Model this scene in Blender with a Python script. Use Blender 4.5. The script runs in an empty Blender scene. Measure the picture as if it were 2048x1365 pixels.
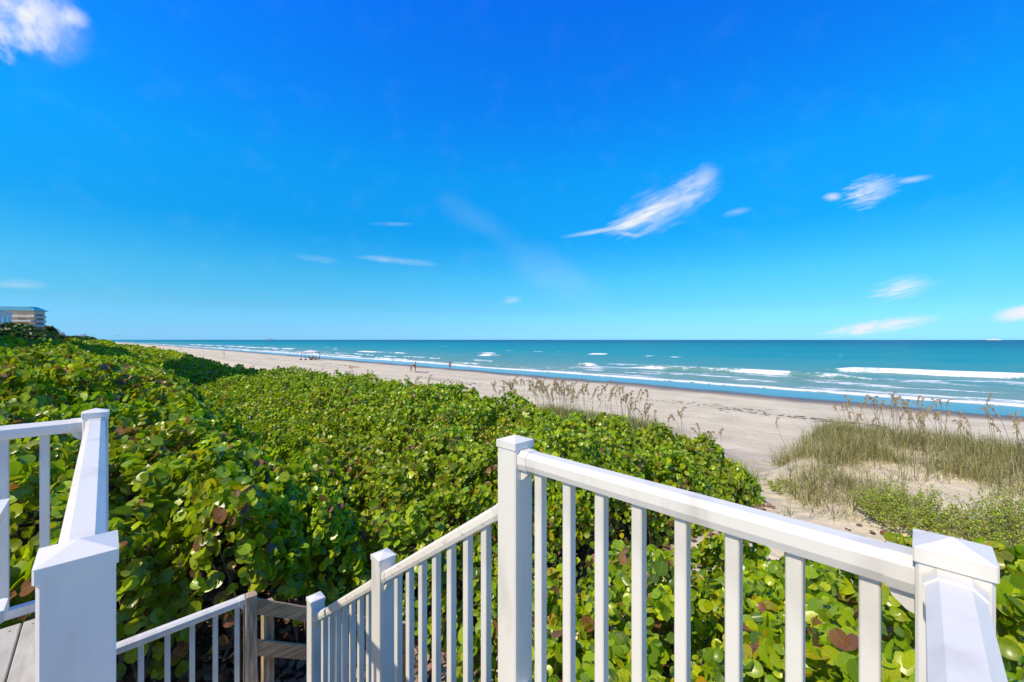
import bpy, bmesh, math, random
import numpy as np
from mathutils import Vector, Matrix

random.seed(7)
rng = np.random.default_rng(11)
SC = bpy.context.scene
COL = SC.collection
EYE = 6.0            # eye height above the sea, metres
R2 = math.sqrt(2.0)
F = 815.0            # focal length in photo pixels (2048 wide)
rad = math.radians

# ------------------------------------------------------------------ camera
cam_d = bpy.data.cameras.new('camera')
cam = bpy.data.objects.new('camera', cam_d); COL.objects.link(cam)
cam.location = (0, 0, EYE); cam.rotation_euler = (rad(90), 0, 0)
cam_d.sensor_width = 36.0; cam_d.lens = 36.0 * F / 2048.0
cam_d.shift_y = -2.5 / 2048.0
cam_d.clip_start = 0.02; cam_d.clip_end = 60000
cam_d.dof.use_dof = True; cam_d.dof.focus_distance = 7.0; cam_d.dof.aperture_fstop = 9.0
SC.camera = cam

# ------------------------------------------------------------------ light
SUN_DIR = Vector((-0.72, -0.70, 0.0)).normalized()      # horizontally towards the sun
SUN_EL = rad(50)
sun_vec = Vector((SUN_DIR.x * math.cos(SUN_EL), SUN_DIR.y * math.cos(SUN_EL), math.sin(SUN_EL)))
sd = bpy.data.lights.new('sun', 'SUN'); sd.energy = 4.4; sd.angle = rad(0.5); sd.color = (1.0, 0.88, 0.68)
so = bpy.data.objects.new('sun', sd); COL.objects.link(so)
so.rotation_euler = (-sun_vec).to_track_quat('-Z', 'Y').to_euler()
so.location = (-20, -10, 40)

W = bpy.data.worlds.new('World'); SC.world = W; W.use_nodes = True
wn, wl = W.node_tree.nodes, W.node_tree.links
wn.clear()
def wnode(t, **kw):
    n = wn.new(t)
    for k, v in kw.items(): setattr(n, k, v)
    return n
def wmath(op, a, b=None, c=None, clamp=False):
    n = wnode('ShaderNodeMath', operation=op, use_clamp=clamp)
    for i, v in enumerate((a, b, c)):
        if v is None: continue
        if isinstance(v, (int, float)): n.inputs[i].default_value = v
        else: wl.new(v, n.inputs[i])
    return n.outputs[0]
def wmap(v, a, b, c, d, smooth=True):
    n = wnode('ShaderNodeMapRange', interpolation_type='SMOOTHSTEP' if smooth else 'LINEAR')
    wl.new(v, n.inputs[0])
    for i, x in enumerate((a, b, c, d)): n.inputs[i + 1].default_value = x
    return n.outputs[0]
sky = wnode('ShaderNodeTexSky', sky_type='NISHITA')
sky.sun_disc = False; sky.sun_elevation = SUN_EL
sky.sun_rotation = math.atan2(SUN_DIR.x, SUN_DIR.y)
sky.altitude = 0; sky.air_density = 1.0; sky.dust_density = 0.35; sky.ozone_density = 3.0
tc = wnode('ShaderNodeTexCoord')
sep = wnode('ShaderNodeSeparateXYZ'); wl.new(tc.outputs['Generated'], sep.inputs[0])
az = wmath('ARCTAN2', sep.outputs[0], sep.outputs[1])
el = wmath('ARCSINE', sep.outputs[2])
comb = wnode('ShaderNodeCombineXYZ'); wl.new(az, comb.inputs[0]); wl.new(el, comb.inputs[1])
# saturated colour grade of the clear sky by height above the horizon
sky_sat = wnode('ShaderNodeHueSaturation'); sky_sat.inputs['Saturation'].default_value = 1.30; wl.new(sky.outputs[0], sky_sat.inputs['Color'])
grade = wnode('ShaderNodeValToRGB'); wl.new(sep.outputs[2], grade.inputs[0])
GR_ = [(0.0, .48, 1.25, 2.9), (.0245, .44, 1.08, 2.15), (.0734, .42, 1.08, 1.52), (.146, .38, 1.36, 1.56), (.239, .10, 1.46, 1.84), (.366, .10, 1.95, 2.40), (.475, .12, 1.85, 2.85), (.635, .16, 1.68, 3.3), (1.0, .30, 1.55, 3.2)]
els = grade.color_ramp.elements
while len(els) < len(GR_): els.new(0.5)
for e_, (p_, r_, g_, b_) in zip(els, GR_): e_.position = p_
for e_, (p_, r_, g_, b_) in zip(els, GR_): e_.color = (r_ / 4, g_ / 4, b_ / 4, 1)
hs = wnode('ShaderNodeVectorMath', operation='MULTIPLY'); wl.new(sky_sat.outputs[0], hs.inputs[0]); wl.new(grade.outputs[0], hs.inputs[1])
hs2 = wnode('ShaderNodeVectorMath', operation='SCALE'); wl.new(hs.outputs[0], hs2.inputs[0]); hs2.inputs['Scale'].default_value = 4.0
sdot = wnode('ShaderNodeVectorMath', operation='DOT_PRODUCT'); wl.new(tc.outputs['Generated'], sdot.inputs[0]); sdot.inputs[1].default_value = tuple(sun_vec)
aur = wnode('ShaderNodeMix', data_type='RGBA'); wl.new(wmap(sdot.outputs['Value'], 0.5, 0.95, 0.0, 1.0), aur.inputs['Factor']); wl.new(hs2.outputs[0], aur.inputs['A']); wl.new(sky.outputs[0], aur.inputs['B'])
def azel(u, v):
    dx, dz = (u - 1024) / F, (680 - v) / F
    return math.atan2(dx, 1.0), math.atan2(dz, math.hypot(1.0, dx))
# two shared noise fields over the whole sky (fine streaks, soft billows)
def sky_noise(scale, sc, detail, off):
    mp = wnode('ShaderNodeMapping'); mp.inputs['Scale'].default_value = sc; mp.inputs['Location'].default_value = (off, off, off); mp.inputs['Rotation'].default_value = (0, 0, rad(-12))
    wl.new(comb.outputs[0], mp.inputs['Vector'])
    nz = wnode('ShaderNodeTexNoise'); nz.noise_dimensions = '2D'; nz.inputs['Scale'].default_value = scale; nz.inputs['Detail'].default_value = detail; nz.inputs['Roughness'].default_value = 0.6
    wl.new(mp.outputs[0], nz.inputs['Vector']); return nz
N_ST = sky_noise(11.0, (1.0, 4.5, 1), 3, 1.3)
N_BI = sky_noise(13.0, (1.0, 1.3, 1), 3, 4.7)
FIB = wmap(N_ST.outputs['Fac'], 0.25, 0.65, 0.35, 1.0)
def cloud(p0, p1, width, amount, soft=0.9, warp=0.6, streak=True, own=None):
    a, b = azel(*p0), azel(*p1)
    cx, cy = (a[0] + b[0]) / 2, (a[1] + b[1]) / 2
    L = math.hypot(b[0] - a[0], b[1] - a[1]) / 2
    mp = wnode('ShaderNodeMapping', vector_type='TEXTURE')
    mp.inputs['Location'].default_value = (cx, cy, 0); mp.inputs['Rotation'].default_value = (0, 0, math.atan2(b[1] - a[1], b[0] - a[0]))
    mp.inputs['Scale'].default_value = (L, width / F, 1)
    wl.new(comb.outputs[0], mp.inputs['Vector'])
    nsrc = N_ST if streak else N_BI
    if own is not None:                      # (stretch along, across): fibres that follow the cloud itself
        m2 = wnode('ShaderNodeMapping'); m2.inputs['Scale'].default_value = (own[0], own[1], 1); m2.inputs['Location'].default_value = (p0[0] * .37, p0[1] * .21, 0); m2.inputs['Rotation'].default_value = (0, 0, rad(own[2]))
        wl.new(mp.outputs[0], m2.inputs['Vector'])
        nsrc = wnode('ShaderNodeTexNoise'); nsrc.noise_dimensions = '2D'; nsrc.inputs['Scale'].default_value = 1.0; nsrc.inputs['Detail'].default_value = 4; nsrc.inputs['Roughness'].default_value = 0.62
        wl.new(m2.outputs[0], nsrc.inputs['Vector'])
    ad = wnode('ShaderNodeVectorMath', operation='MULTIPLY_ADD')
    wl.new(nsrc.outputs['Color'], ad.inputs[0]); ad.inputs[1].default_value = (warp, warp, 0); wl.new(mp.outputs[0], ad.inputs[2])
    ds = wnode('ShaderNodeVectorMath', operation='DISTANCE'); wl.new(ad.outputs[0], ds.inputs[0]); ds.inputs[1].default_value = (warp / 2, warp / 2, 0)
    body = wmap(ds.outputs['Value'], 1.0, 1.0 - soft, 0.0, amount)
    if own is not None: return wmath('MULTIPLY', body, wmap(nsrc.outputs['Fac'], 0.26, 0.70, 0.32, 1.08))
    return wmath('MULTIPLY', body, FIB) if streak else body
cl = [
    cloud((1115, 476), (1275, 448), 6, 0.5, 1.0, 0.25, False),
    cloud((1195, 468), (1396, 386), 19, 0.95, 1.0, 0.7, False, (1.3, 2.6, 6)),
    cloud((1210, 466), (1425, 372), 46, 0.50, 1.0, 0.9, False, (2.0, 4.5, 8)),
    cloud((1325, 412), (1452, 345), 36, 0.55, 1.0, 0.9, False, (1.6, 3.2, -10)),
    cloud((1385, 372), (1440, 330), 24, 0.28, 1.0, 0.45, False),
    cloud((1225, 464), (1290, 474), 5, 0.35, 1.0, 0.3, False),
    cloud((1640, 397), (1690, 392), 9, 0.80, 1.0, 0.5),
    cloud((1670, 402), (1810, 362), 26, 0.75, 1.0, 1.1, False, (1.8, 5.0, -14)),
    cloud((1780, 366), (1875, 352), 6, 0.45, 1.0, 0.3),
    cloud((1725, 592), (1885, 560), 20, 0.75, 1.0, 0.8, False, (1.2, 6.0, 4)),
    cloud((1625, 672), (1910, 631), 13, 1.0, 0.8, 0.6, False, (3.5, 2.0, 0)),
    cloud((1970, 636), (2140, 612), 12, 1.0, 0.8, 0.5, False),
    cloud((-150, -6), (165, 26), 50, 1.0, 0.7, 1.3, False, (2.0, 1.2, 0)),
    cloud((100, 20), (190, 48), 14, 0.6, 1.0, 0.6, False),
    cloud((20, 95), (200, 50), 34, 0.22, 1.0, 0.8, False),
    cloud((700, 512), (890, 530), 9, 0.38, 1.0, 0.5),
    cloud((575, 508), (690, 526), 9, 0.20, 1.0, 0.5),
    cloud((730, 448), (835, 448), 5, 0.20, 1.0, 0.4),
    cloud((840, 370), (1060, 500), 34, 0.05, 1.0, 0.6, False),
    cloud((960, 480), (1260, 620), 60, 0.09, 1.0, 0.6, False),
    cloud((1440, 432), (1510, 416), 8, 0.28, 0.95, 0.7),
    cloud((-40, 565), (110, 570), 9, 0.35, 0.95, 0.4),
    cloud((1000, 602), (1050, 598), 10, 0.30, 0.95, 0.7),
]
tot = cl[0]
for c in cl[1:]: tot = wmath('ADD', tot, c)
# thin veil everywhere, so the sky goes on alike out of frame
veil = wmath('MULTIPLY', wmap(N_BI.outputs['Fac'], 0.5, 0.85, 0.0, 0.02), wmap(el, 0.0, 0.7, 1.0, 0.35))
tot = wmath('ADD', tot, veil, clamp=True)
mixc = wnode('ShaderNodeMix', data_type='RGBA')
wl.new(tot, mixc.inputs['Factor']); wl.new(aur.outputs['Result'], mixc.inputs['A']); mixc.inputs['B'].default_value = (8.6, 9.0, 9.6, 1)
bg = wnode('ShaderNodeBackground'); bg.inputs['Strength'].default_value = 0.10
wl.new(mixc.outputs['Result'], bg.inputs['Color'])
wo = wnode('ShaderNodeOutputWorld'); wl.new(bg.outputs[0], wo.inputs[0])

SC.view_settings.view_transform = 'Standard'
SC.view_settings.look = 'None'
SC.view_settings.exposure = 0.0
SC.view_settings.gamma = 1.0
SC.render.engine = 'CYCLES'
SC.cycles.max_bounces = 5; SC.cycles.diffuse_bounces = 3; SC.cycles.glossy_bounces = 2
SC.cycles.transmission_bounces = 3; SC.cycles.transparent_max_bounces = 4
SC.cycles.caustics_reflective = False; SC.cycles.caustics_refractive = False

# ------------------------------------------------------------------ helpers
def P(s, t, z):                      # shore frame (s seaward, t along the shore, z relative to the eye) -> world
    return Vector(((s - t) / R2, (s + t) / R2, z + EYE))
ROT = rad(45)
def tag(o, label=None, cat=None, group=None, kind=None):
    if label: o['label'] = label
    if cat: o['category'] = cat
    if group: o['group'] = group
    if kind: o['kind'] = kind
    return o
def empty(name, loc, rz=ROT):
    o = bpy.data.objects.new(name, None); COL.objects.link(o)
    o.location = loc; o.rotation_euler = (0, 0, rz); o.empty_display_size = 0.2
    return o
def link(name, me, parent=None, mat=None, loc=None, rz=None, smooth=False):
    o = bpy.data.objects.new(name, me); COL.objects.link(o)
    if mat is not None and len(me.materials) == 0: me.materials.append(mat)
    if parent is not None: o.parent = parent
    if loc is not None: o.location = loc
    if rz is not None: o.rotation_euler = (0, 0, rz)
    if smooth: me.shade_smooth()
    return o
def np_mesh(name, verts, faces):
    """verts (N,3), faces (M,k) arrays"""
    me = bpy.data.meshes.new(name)
    v = np.ascontiguousarray(verts, dtype=np.float32); f = np.ascontiguousarray(faces, dtype=np.int32)
    me.vertices.add(len(v)); me.vertices.foreach_set('co', v.ravel())
    m, k = f.shape
    me.loops.add(m * k); me.loops.foreach_set('vertex_index', f.ravel())
    me.polygons.add(m); me.polygons.foreach_set('loop_start', np.arange(0, m * k, k, dtype=np.int32))
    me.update(calc_edges=True)
    return me
def attr_col(me, name, arr):
    a = me.color_attributes.new(name, 'FLOAT_COLOR', 'POINT')
    c = np.ones((len(arr), 4), np.float32); c[:, :arr.shape[1]] = arr
    a.data.foreach_set('color', c.ravel())
def attr_f(me, name, arr):
    a = me.attributes.new(name, 'FLOAT', 'POINT'); a.data.foreach_set('value', np.ascontiguousarray(arr, np.float32))
def attr_v2(me, name, arr):
    a = me.attributes.new(name, 'FLOAT_VECTOR', 'POINT')
    c = np.zeros((len(arr), 3), np.float32); c[:, :2] = arr
    a.data.foreach_set('vector', c.ravel())
class MB:
    """collects simple solids into one mesh"""
    def __init__(self): self.v, self.f = [], []
    def add(self, verts, faces):
        n = len(self.v); self.v += [tuple(p) for p in verts]; self.f += [[i + n for i in q] for q in faces]; return self
    def prism(self, prof, p0, p1, side, up):
        p0, p1, side, up = Vector(p0), Vector(p1), Vector(side), Vector(up)
        k = len(prof)
        vs = [p0 + side * a + up * b for a, b in prof] + [p1 + side * a + up * b for a, b in prof]
        fs = [[i, (i + 1) % k, k + (i + 1) % k, k + i] for i in range(k)] + [list(range(k))[::-1], list(range(k, 2 * k))]
        return self.add(vs, fs)
    def box(self, x0, x1, y0, y1, z0, z1, c=0.0):
        if c <= 0: prof = [(x0, y0), (x1, y0), (x1, y1), (x0, y1)]
        else: prof = [(x0 + c, y0), (x1 - c, y0), (x1, y0 + c), (x1, y1 - c), (x1 - c, y1), (x0 + c, y1), (x0, y1 - c), (x0, y0 + c)]
        return self.prism(prof, (0, 0, z0), (0, 0, z1), (1, 0, 0), (0, 1, 0))
    def tube(self, pts, rads, n=6):
        pts = [Vector(p) for p in pts]; vs, fs = [], []
        for i, p in enumerate(pts):
            d = (pts[min(i + 1, len(pts) - 1)] - pts[max(i - 1, 0)]).normalized()
            a = d.orthogonal().normalized(); b = d.cross(a)
            r = rads[i] if isinstance(rads, (list, tuple)) else rads
            for k in range(n):
                an = 2 * math.pi * k / n; vs.append(p + (a * math.cos(an) + b * math.sin(an)) * r)
        for i in range(len(pts) - 1):
            for k in range(n):
                fs.append([i * n + k, i * n + (k + 1) % n, (i + 1) * n + (k + 1) % n, (i + 1) * n + k])
        fs.append(list(range(n))[::-1]); fs.append([(len(pts) - 1) * n + k for k in range(n)])
        return self.add(vs, fs)
    def build(self, name, mat, parent=None, loc=None, rz=None, smooth=False):
        me = bpy.data.meshes.new(name); me.from_pydata(self.v, [], self.f); me.update()
        bm = bmesh.new(); bm.from_mesh(me); bmesh.ops.recalc_face_normals(bm, faces=bm.faces); bm.to_mesh(me); bm.free()
        return link(name, me, parent, mat, loc, rz, smooth)
# value noise
_lat = np.random.default_rng(5).random((256, 256))
def vnoise(x, y):
    x = np.asarray(x, float); y = np.asarray(y, float)
    xi = np.floor(x).astype(int); yi = np.floor(y).astype(int)
    fx = x - xi; fy = y - yi; fx = fx * fx * (3 - 2 * fx); fy = fy * fy * (3 - 2 * fy)
    g = lambda a, b: _lat[a % 256, b % 256]
    return (g(xi, yi) * (1 - fx) + g(xi + 1, yi) * fx) * (1 - fy) + (g(xi, yi + 1) * (1 - fx) + g(xi + 1, yi + 1) * fx) * fy
def fbm(x, y, o=3):
    r = 0; a = 0.5; tot = 0
    for i in range(o):
        r = r + a * vnoise(x * 2 ** i + 17.3 * i, y * 2 ** i + 9.1 * i); tot += a; a *= 0.5
    return r / tot
def sst(x, a, b):
    k = np.clip((np.asarray(x, float) - a) / (b - a), 0, 1); return k * k * (3 - 2 * k)

# ------------------------------------------------------------------ materials
def mat(name):
    m = bpy.data.materials.new(name); m.use_nodes = True
    n, l = m.node_tree.nodes, m.node_tree.links
    return m, n, l, n['Principled BSDF']
def noise_mat(name, c1, c2, scale=8, rough=0.6, bump=0.0, bscale=60, detail=5, stretch=(1, 1, 1), spec=0.5, lo=0.35, hi=0.65):
    m, n, l, b = mat(name)
    t = n.new('ShaderNodeTexCoord'); mp = n.new('ShaderNodeMapping'); mp.inputs['Scale'].default_value = stretch
    l.new(t.outputs['Object'], mp.inputs[0])
    z = n.new('ShaderNodeTexNoise'); z.inputs['Scale'].default_value = scale; z.inputs['Detail'].default_value = detail; l.new(mp.outputs[0], z.inputs['Vector'])
    r = n.new('ShaderNodeValToRGB'); r.color_ramp.elements[0].position = lo; r.color_ramp.elements[1].position = hi
    r.color_ramp.elements[0].color = (*c1, 1); r.color_ramp.elements[1].color = (*c2, 1)
    l.new(z.outputs['Fac'], r.inputs[0]); l.new(r.outputs[0], b.inputs['Base Color'])
    b.inputs['Roughness'].default_value = rough; b.inputs['Specular IOR Level'].default_value = spec
    if bump:
        z2 = n.new('ShaderNodeTexNoise'); z2.inputs['Scale'].default_value = bscale; z2.inputs['Detail'].default_value = 4; l.new(mp.outputs[0], z2.inputs['Vector'])
        bp = n.new('ShaderNodeBump'); bp.inputs['Strength'].default_value = bump; bp.inputs['Distance'].default_value = 0.02
        l.new(z2.outputs['Fac'], bp.inputs['Height']); l.new(bp.outputs[0], b.inputs['Normal'])
    return m
M_WHITE = noise_mat('white_vinyl', (0.60, 0.57, 0.515), (0.78, 0.755, 0.705), 8, 0.42, 0.05, 30, stretch=(1, 1, .22), lo=0.26, hi=0.47)
M_GRIME = noise_mat('weathered_vinyl', (0.40, 0.38, 0.34), (0.84, 0.795, 0.715), 30, 0.5, 0.05, 40, stretch=(1, .5, 1), lo=0.27, hi=0.40)
M_DECK = noise_mat('deck_board', (0.44, 0.41, 0.36), (0.56, 0.53, 0.48), 6, 0.6, 0.15, 90, stretch=(6, 1, 6))
M_WOOD = noise_mat('weathered_wood', (0.30, 0.21, 0.13), (0.66, 0.51, 0.35), 5, 0.8, 0.5, 18, stretch=(9, 9, 0.8))
M_WOODX = noise_mat('weathered_rail_wood', (0.36, 0.21, 0.11), (0.72, 0.47, 0.25), 4, 0.8, 0.5, 16, stretch=(0.9, 14, 14))
M_SCREW = noise_mat('screw_metal', (0.08, 0.06, 0.05), (0.15, 0.1, 0.08), 20, 0.5)
M_BARK = noise_mat('bark', (0.10, 0.07, 0.05), (0.24, 0.19, 0.15), 9, 0.9, 0.3)
def leaf_mat(name, trans=0.36, rough=0.31, veins=True, spec=0.5):
    m, n, l, b = mat(name)
    a = n.new('ShaderNodeAttribute'); a.attribute_name = 'Col'
    base = a.outputs['Color']
    if veins:
        uv = n.new('ShaderNodeAttribute'); uv.attribute_name = 'leafuv'
        sp = n.new('ShaderNodeSeparateXYZ'); l.new(uv.outputs['Vector'], sp.inputs[0])
        ab = n.new('ShaderNodeMath'); ab.operation = 'ABSOLUTE'; l.new(sp.outputs[0], ab.inputs[0])
        mr = n.new('ShaderNodeMapRange'); mr.inputs[1].default_value = 0.012; mr.inputs[2].default_value = 0.03; mr.inputs[3].default_value = 0.75; mr.inputs[4].default_value = 0.0
        l.new(ab.outputs[0], mr.inputs[0])
        # side veins: lines y - 0.6|x|
        k = n.new('ShaderNodeMath'); k.operation = 'MULTIPLY_ADD'; l.new(ab.outputs[0], k.inputs[0]); k.inputs[1].default_value = -0.7; l.new(sp.outputs[1], k.inputs[2])
        k2 = n.new('ShaderNodeMath'); k2.operation = 'PINGPONG'; k2.inputs[1].default_value = 0.11; l.new(k.outputs[0], k2.inputs[0])
        mr2 = n.new('ShaderNodeMapRange'); mr2.inputs[1].default_value = 0.004; mr2.inputs[2].default_value = 0.018; mr2.inputs[3].default_value = 0.45; mr2.inputs[4].default_value = 0.0
        l.new(k2.outputs[0], mr2.inputs[0])
        mx = n.new('ShaderNodeMath'); mx.operation = 'MAXIMUM'; l.new(mr.outputs[0], mx.inputs[0]); l.new(mr2.outputs[0], mx.inputs[1])
        vm = n.new('ShaderNodeMix'); vm.data_type = 'RGBA'; l.new(mx.outputs[0], vm.inputs['Factor']); l.new(base, vm.inputs['A'])
        vm.inputs['B'].default_value = (0.28, 0.30, 0.08, 1)
        base = vm.outputs['Result']
    t = n.new('ShaderNodeTexCoord'); z = n.new('ShaderNodeTexNoise'); z.inputs['Scale'].default_value = 28; z.inputs['Detail'].default_value = 3
    l.new(t.outputs['Object'], z.inputs['Vector'])
    mz = n.new('ShaderNodeMapRange'); mz.inputs[1].default_value = 0.3; mz.inputs[2].default_value = 0.7; mz.inputs[3].default_value = 0.75; mz.inputs[4].default_value = 1.2
    l.new(z.outputs['Fac'], mz.inputs[0])
    mu = n.new('ShaderNodeVectorMath'); mu.operation = 'SCALE'; l.new(base, mu.inputs[0]); l.new(mz.outputs[0], mu.inputs['Scale'])
    l.new(mu.outputs[0], b.inputs['Base Color']); b.inputs['Roughness'].default_value = rough; b.inputs['Specular IOR Level'].default_value = spec
    tr = n.new('ShaderNodeBsdfTranslucent')
    tm = n.new('ShaderNodeVectorMath'); tm.operation = 'MULTIPLY'; l.new(mu.outputs[0], tm.inputs[0]); tm.inputs[1].default_value = (1.65, 1.7, 0.6)
    l.new(tm.outputs[0], tr.inputs['Color'])
    ms = n.new('ShaderNodeMixShader'); ms.inputs[0].default_value = trans
    l.new(b.outputs[0], ms.inputs[1]); l.new(tr.outputs[0], ms.inputs[2]); l.new(ms.outputs[0], n['Material Output'].inputs['Surface'])
    return m
M_LEAF = leaf_mat('sea_grape_leaf')
M_LEAFF = leaf_mat('far_leaf', veins=False, rough=0.42)
M_GRASS = leaf_mat('dune_grass_blade', 0.25, 0.6, False, 0.25)
M_DRY = leaf_mat('dry_leaf', 0.1, 0.75, False, 0.2)

# ground ------------------------------------------------------------ heights (relative to the eye)
def shore_bend(t):                   # the coast bends inland far away
    t = np.asarray(t, float); return -2.0e-5 * np.where(t > 0, t, 0) ** 2
def path_c(s): return 3.2 - 0.11 * np.clip(np.asarray(s, float) - 3, 0, 9) + 0.45 * np.clip(np.asarray(s, float) - 13.5, 0, 12)
def ground(s, t):
    s = np.asarray(s, float) - shore_bend(t); t = np.asarray(t, float)
    beach = np.interp(s, [14, 20, 47, 60, 78, 200], [-5.0, -5.25, -5.80, -6.03, -6.9, -9.0])
    kr = 1 - sst(t - 1.5 * sst(s, 11.5, 15), 0.6, 2.4)                       # dune right of the path
    kl = sst(t, 4.0, 7.0)                           # dune left of it
    hr = np.interp(s, [-60, 3, 9, 12, 15.5, 18.5, 21, 26], [-3.6, -4.1, -4.05, -3.85, -3.5, -3.25, -3.75, -5.4])
    hl = np.interp(s, [-60, -20, -8, -2, 1.5, 3.5, 8, 11, 13, 16, 21], [-1.2, -1.4, -1.7, -2.2, -3.4, -4.1, -3.8, -3.25, -3.05, -3.7, -5.4])
    hm = np.interp(s, [-60, 0, 3, 11, 14, 18, 24], [-4.0, -4.15, -4.2, -4.0, -4.2, -4.8, -5.4])
    far = sst(t, 4, 12)
    hl = hl * far + np.minimum(hl, -3.2) * (1 - far)
    d = np.maximum(0, 1 - kr - kl) * hm + kr * hr + kl * hl
    d = d + 0.16 * (fbm(s * 0.7, t * 0.7) - 0.5)
    d = d + 0.5 * sst(t, 30, 150)
    z = np.maximum(d - 0.0, beach)
    k = sst(s, 19, 27)
    z = z * (1 - k) + beach * k
    return z + (0.05 * (fbm(s * 1.9 + 40, t * 1.9) - 0.5)) * (1 - sst(s, 42, 47))
def ground1(s, t): return float(ground(np.array([s]), np.array([t]))[0])

# canopy of the sea grape thickets (relative to the eye) and distance inside their outline (m)
def m_edge(s, t):
    n = 0.7 * (fbm(s * 0.8, t * 0.8 + 30) - 0.5)
    smax = np.interp(t, [2, 10, 20, 34, 60, 84, 170, 400], [11.7, 11.4, 10.4, 8.3, 8.0, 8.2, 5.5, 5.0]) + shore_bend(t)
    tmin = np.where(s > 2.9, 4.55 - 0.215 * (s - 2.8), np.where(s > 1.0, 5.0, 4.75))
    tmin = tmin + np.where((s > 1.0) & (s <= 2.9), -0.3 * np.abs(s - 1.9), 0)
    return np.minimum(np.minimum(smax - s, t - tmin), s + 60) + n
def m_top(s, t):
    zm = np.interp(s, [-8, -4, -0.5, 1.0, 2.2, 3.5, 6, 8.5, 10, 11.5], [-0.15, -0.35, -0.75, -1.05, -2.05, -2.40, -1.90, -1.85, -2.15, -2.45])
    near = np.clip((10.5 - t) / 6.0, 0, 1)
    zm = zm - near * np.interp(s, [-2, 0.5, 2, 4, 7, 10], [0.80, 0.85, 0.42, 0.30, 0.15, 0.15])
    zm = zm - np.interp(t, [0, 24, 32, 50, 90, 150], [0, 0.0, 0.40, 0.3, 0.1, -0.25]) * np.clip(s / 4, 0, 1)
    lump = 0.85 * (fbm(s * 0.75, t * 0.75, 2) - 0.5) + 0.55 * (fbm(s * 2.0 + 5, t * 2.0, 2) - 0.5) - 0.35 * sst(0.05 - np.abs(fbm(s * 0.55 + 11, t * 0.55 + 2, 2) - 0.5), 0, 0.05)
    zm = zm - 0.28 * sst(s, 5.5, 8.5) * (1 - sst(t, 7.5, 12))
    return zm + lump * np.interp(t, [0, 40, 100], [1, 1.2, 1.8])
def n_edge(s, t):
    n = 0.6 * (fbm(s * 0.9 + 60, t * 0.9) - 0.5)
    return np.minimum(np.minimum(6.6 - s, s - 1.40), np.minimum(np.interp(s, [1.5, 3, 5, 7], [3.15, 3.3, 3.0, 1.9]) - t, t + 7)) + n
def n_top(s, t):
    z = -2.62 + np.clip(2 - t, 0, 2.6) * 0.29 - 0.045 * np.clip(s - 4, 0, 9)
    z = np.where(s < 2.6, np.minimum(z, -2.2), z)
    return z + 0.45 * (fbm(s * 0.9 + 90, t * 0.9, 2) - 0.5) + 0.25 * (fbm(s * 2.4, t * 2.4 + 44, 2) - 0.5)
def canopy(s, t, edge, top, rnd=0.8):
    e = edge(s, t); k = np.clip(e / rnd, 0, 1)
    g = ground(s, t); tp = np.maximum(top(s, t), g + 0.35)
    lo = np.maximum(g, tp - np.where((s < 3.2) & (t < 6.6) & (t > 3.5), 0.6, 1.15))      # bare stems below the leafy layer
    return lo + (tp - lo) * np.sqrt(np.maximum(0, 1 - (1 - k) ** 2)), e

# ground sheet
def lines(*segs):
    out = []
    for a, b, st in segs: out += list(np.arange(a, b, st))
    out.append(segs[-1][1]); return np.array(sorted(set(np.round(out, 4))))
def geo(a, b, st, g):
    out = [a]
    while abs(out[-1] - a) < abs(b - a): out.append(out[-1] + st); st *= g
    return out
gs = np.array(sorted(set([-9000, -4000, -1500, -600, -300, -150, -80, -50, -35, -25, -18] + list(np.arange(-14, 26, 0.28)) + list(np.arange(26, 80, 1.0)))))
gt = np.array(sorted(set([-20000, -5000, -1500, -500, -200, -100, -60, -40, -30, -22] + list(np.arange(-17, 24, 0.28)) + geo(24.3, 22000, 0.5, 1.06))))
GS, GT = np.meshgrid(gs, gt, indexing='ij')
GSs = GS + shore_bend(GT) * np.where(GS > -15, 1, 0)
gz = ground(GSs, GT)
def grid_faces(a, b):
    i, j = np.meshgrid(np.arange(a - 1), np.arange(b - 1), indexing='ij'); q = (i * b + j).ravel()
    return np.stack([q, q + b, q + b + 1, q + 1], 1)
gme = np_mesh('beach', np.stack([GSs.ravel(), GT.ravel(), gz.ravel()], 1), grid_faces(len(gs), len(gt)))
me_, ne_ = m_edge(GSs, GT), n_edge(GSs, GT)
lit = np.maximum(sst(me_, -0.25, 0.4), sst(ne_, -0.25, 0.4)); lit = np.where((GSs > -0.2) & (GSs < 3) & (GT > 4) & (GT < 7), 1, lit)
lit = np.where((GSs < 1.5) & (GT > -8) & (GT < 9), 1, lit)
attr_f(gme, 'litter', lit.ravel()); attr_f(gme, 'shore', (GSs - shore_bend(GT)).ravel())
M_SAND, n, l, b = mat('sand')
tc_ = n.new('ShaderNodeTexCoord')
z1 = n.new('ShaderNodeTexNoise'); z1.inputs['Scale'].default_value = 0.35; z1.inputs['Detail'].default_value = 8; l.new(tc_.outputs['Object'], z1.inputs['Vector'])
r1 = n.new('ShaderNodeValToRGB'); r1.color_ramp.elements[0].position = 0.3; r1.color_ramp.elements[1].position = 0.7
r1.color_ramp.elements[0].color = (0.62, 0.53, 0.38, 1); r1.color_ramp.elements[1].color = (0.765, 0.665, 0.485, 1); l.new(z1.outputs['Fac'], r1.inputs[0])
zg = n.new('ShaderNodeTexNoise'); zg.inputs['Scale'].default_value = 45; zg.inputs['Detail'].default_value = 4; l.new(tc_.outputs['Object'], zg.inputs['Vector'])
rg = n.new('ShaderNodeMapRange'); rg.inputs[1].default_value = 0.25; rg.inputs[2].default_value = 0.75; rg.inputs[3].default_value = 0.86; rg.inputs[4].default_value = 1.1; l.new(zg.outputs['Fac'], rg.inputs[0])
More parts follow.
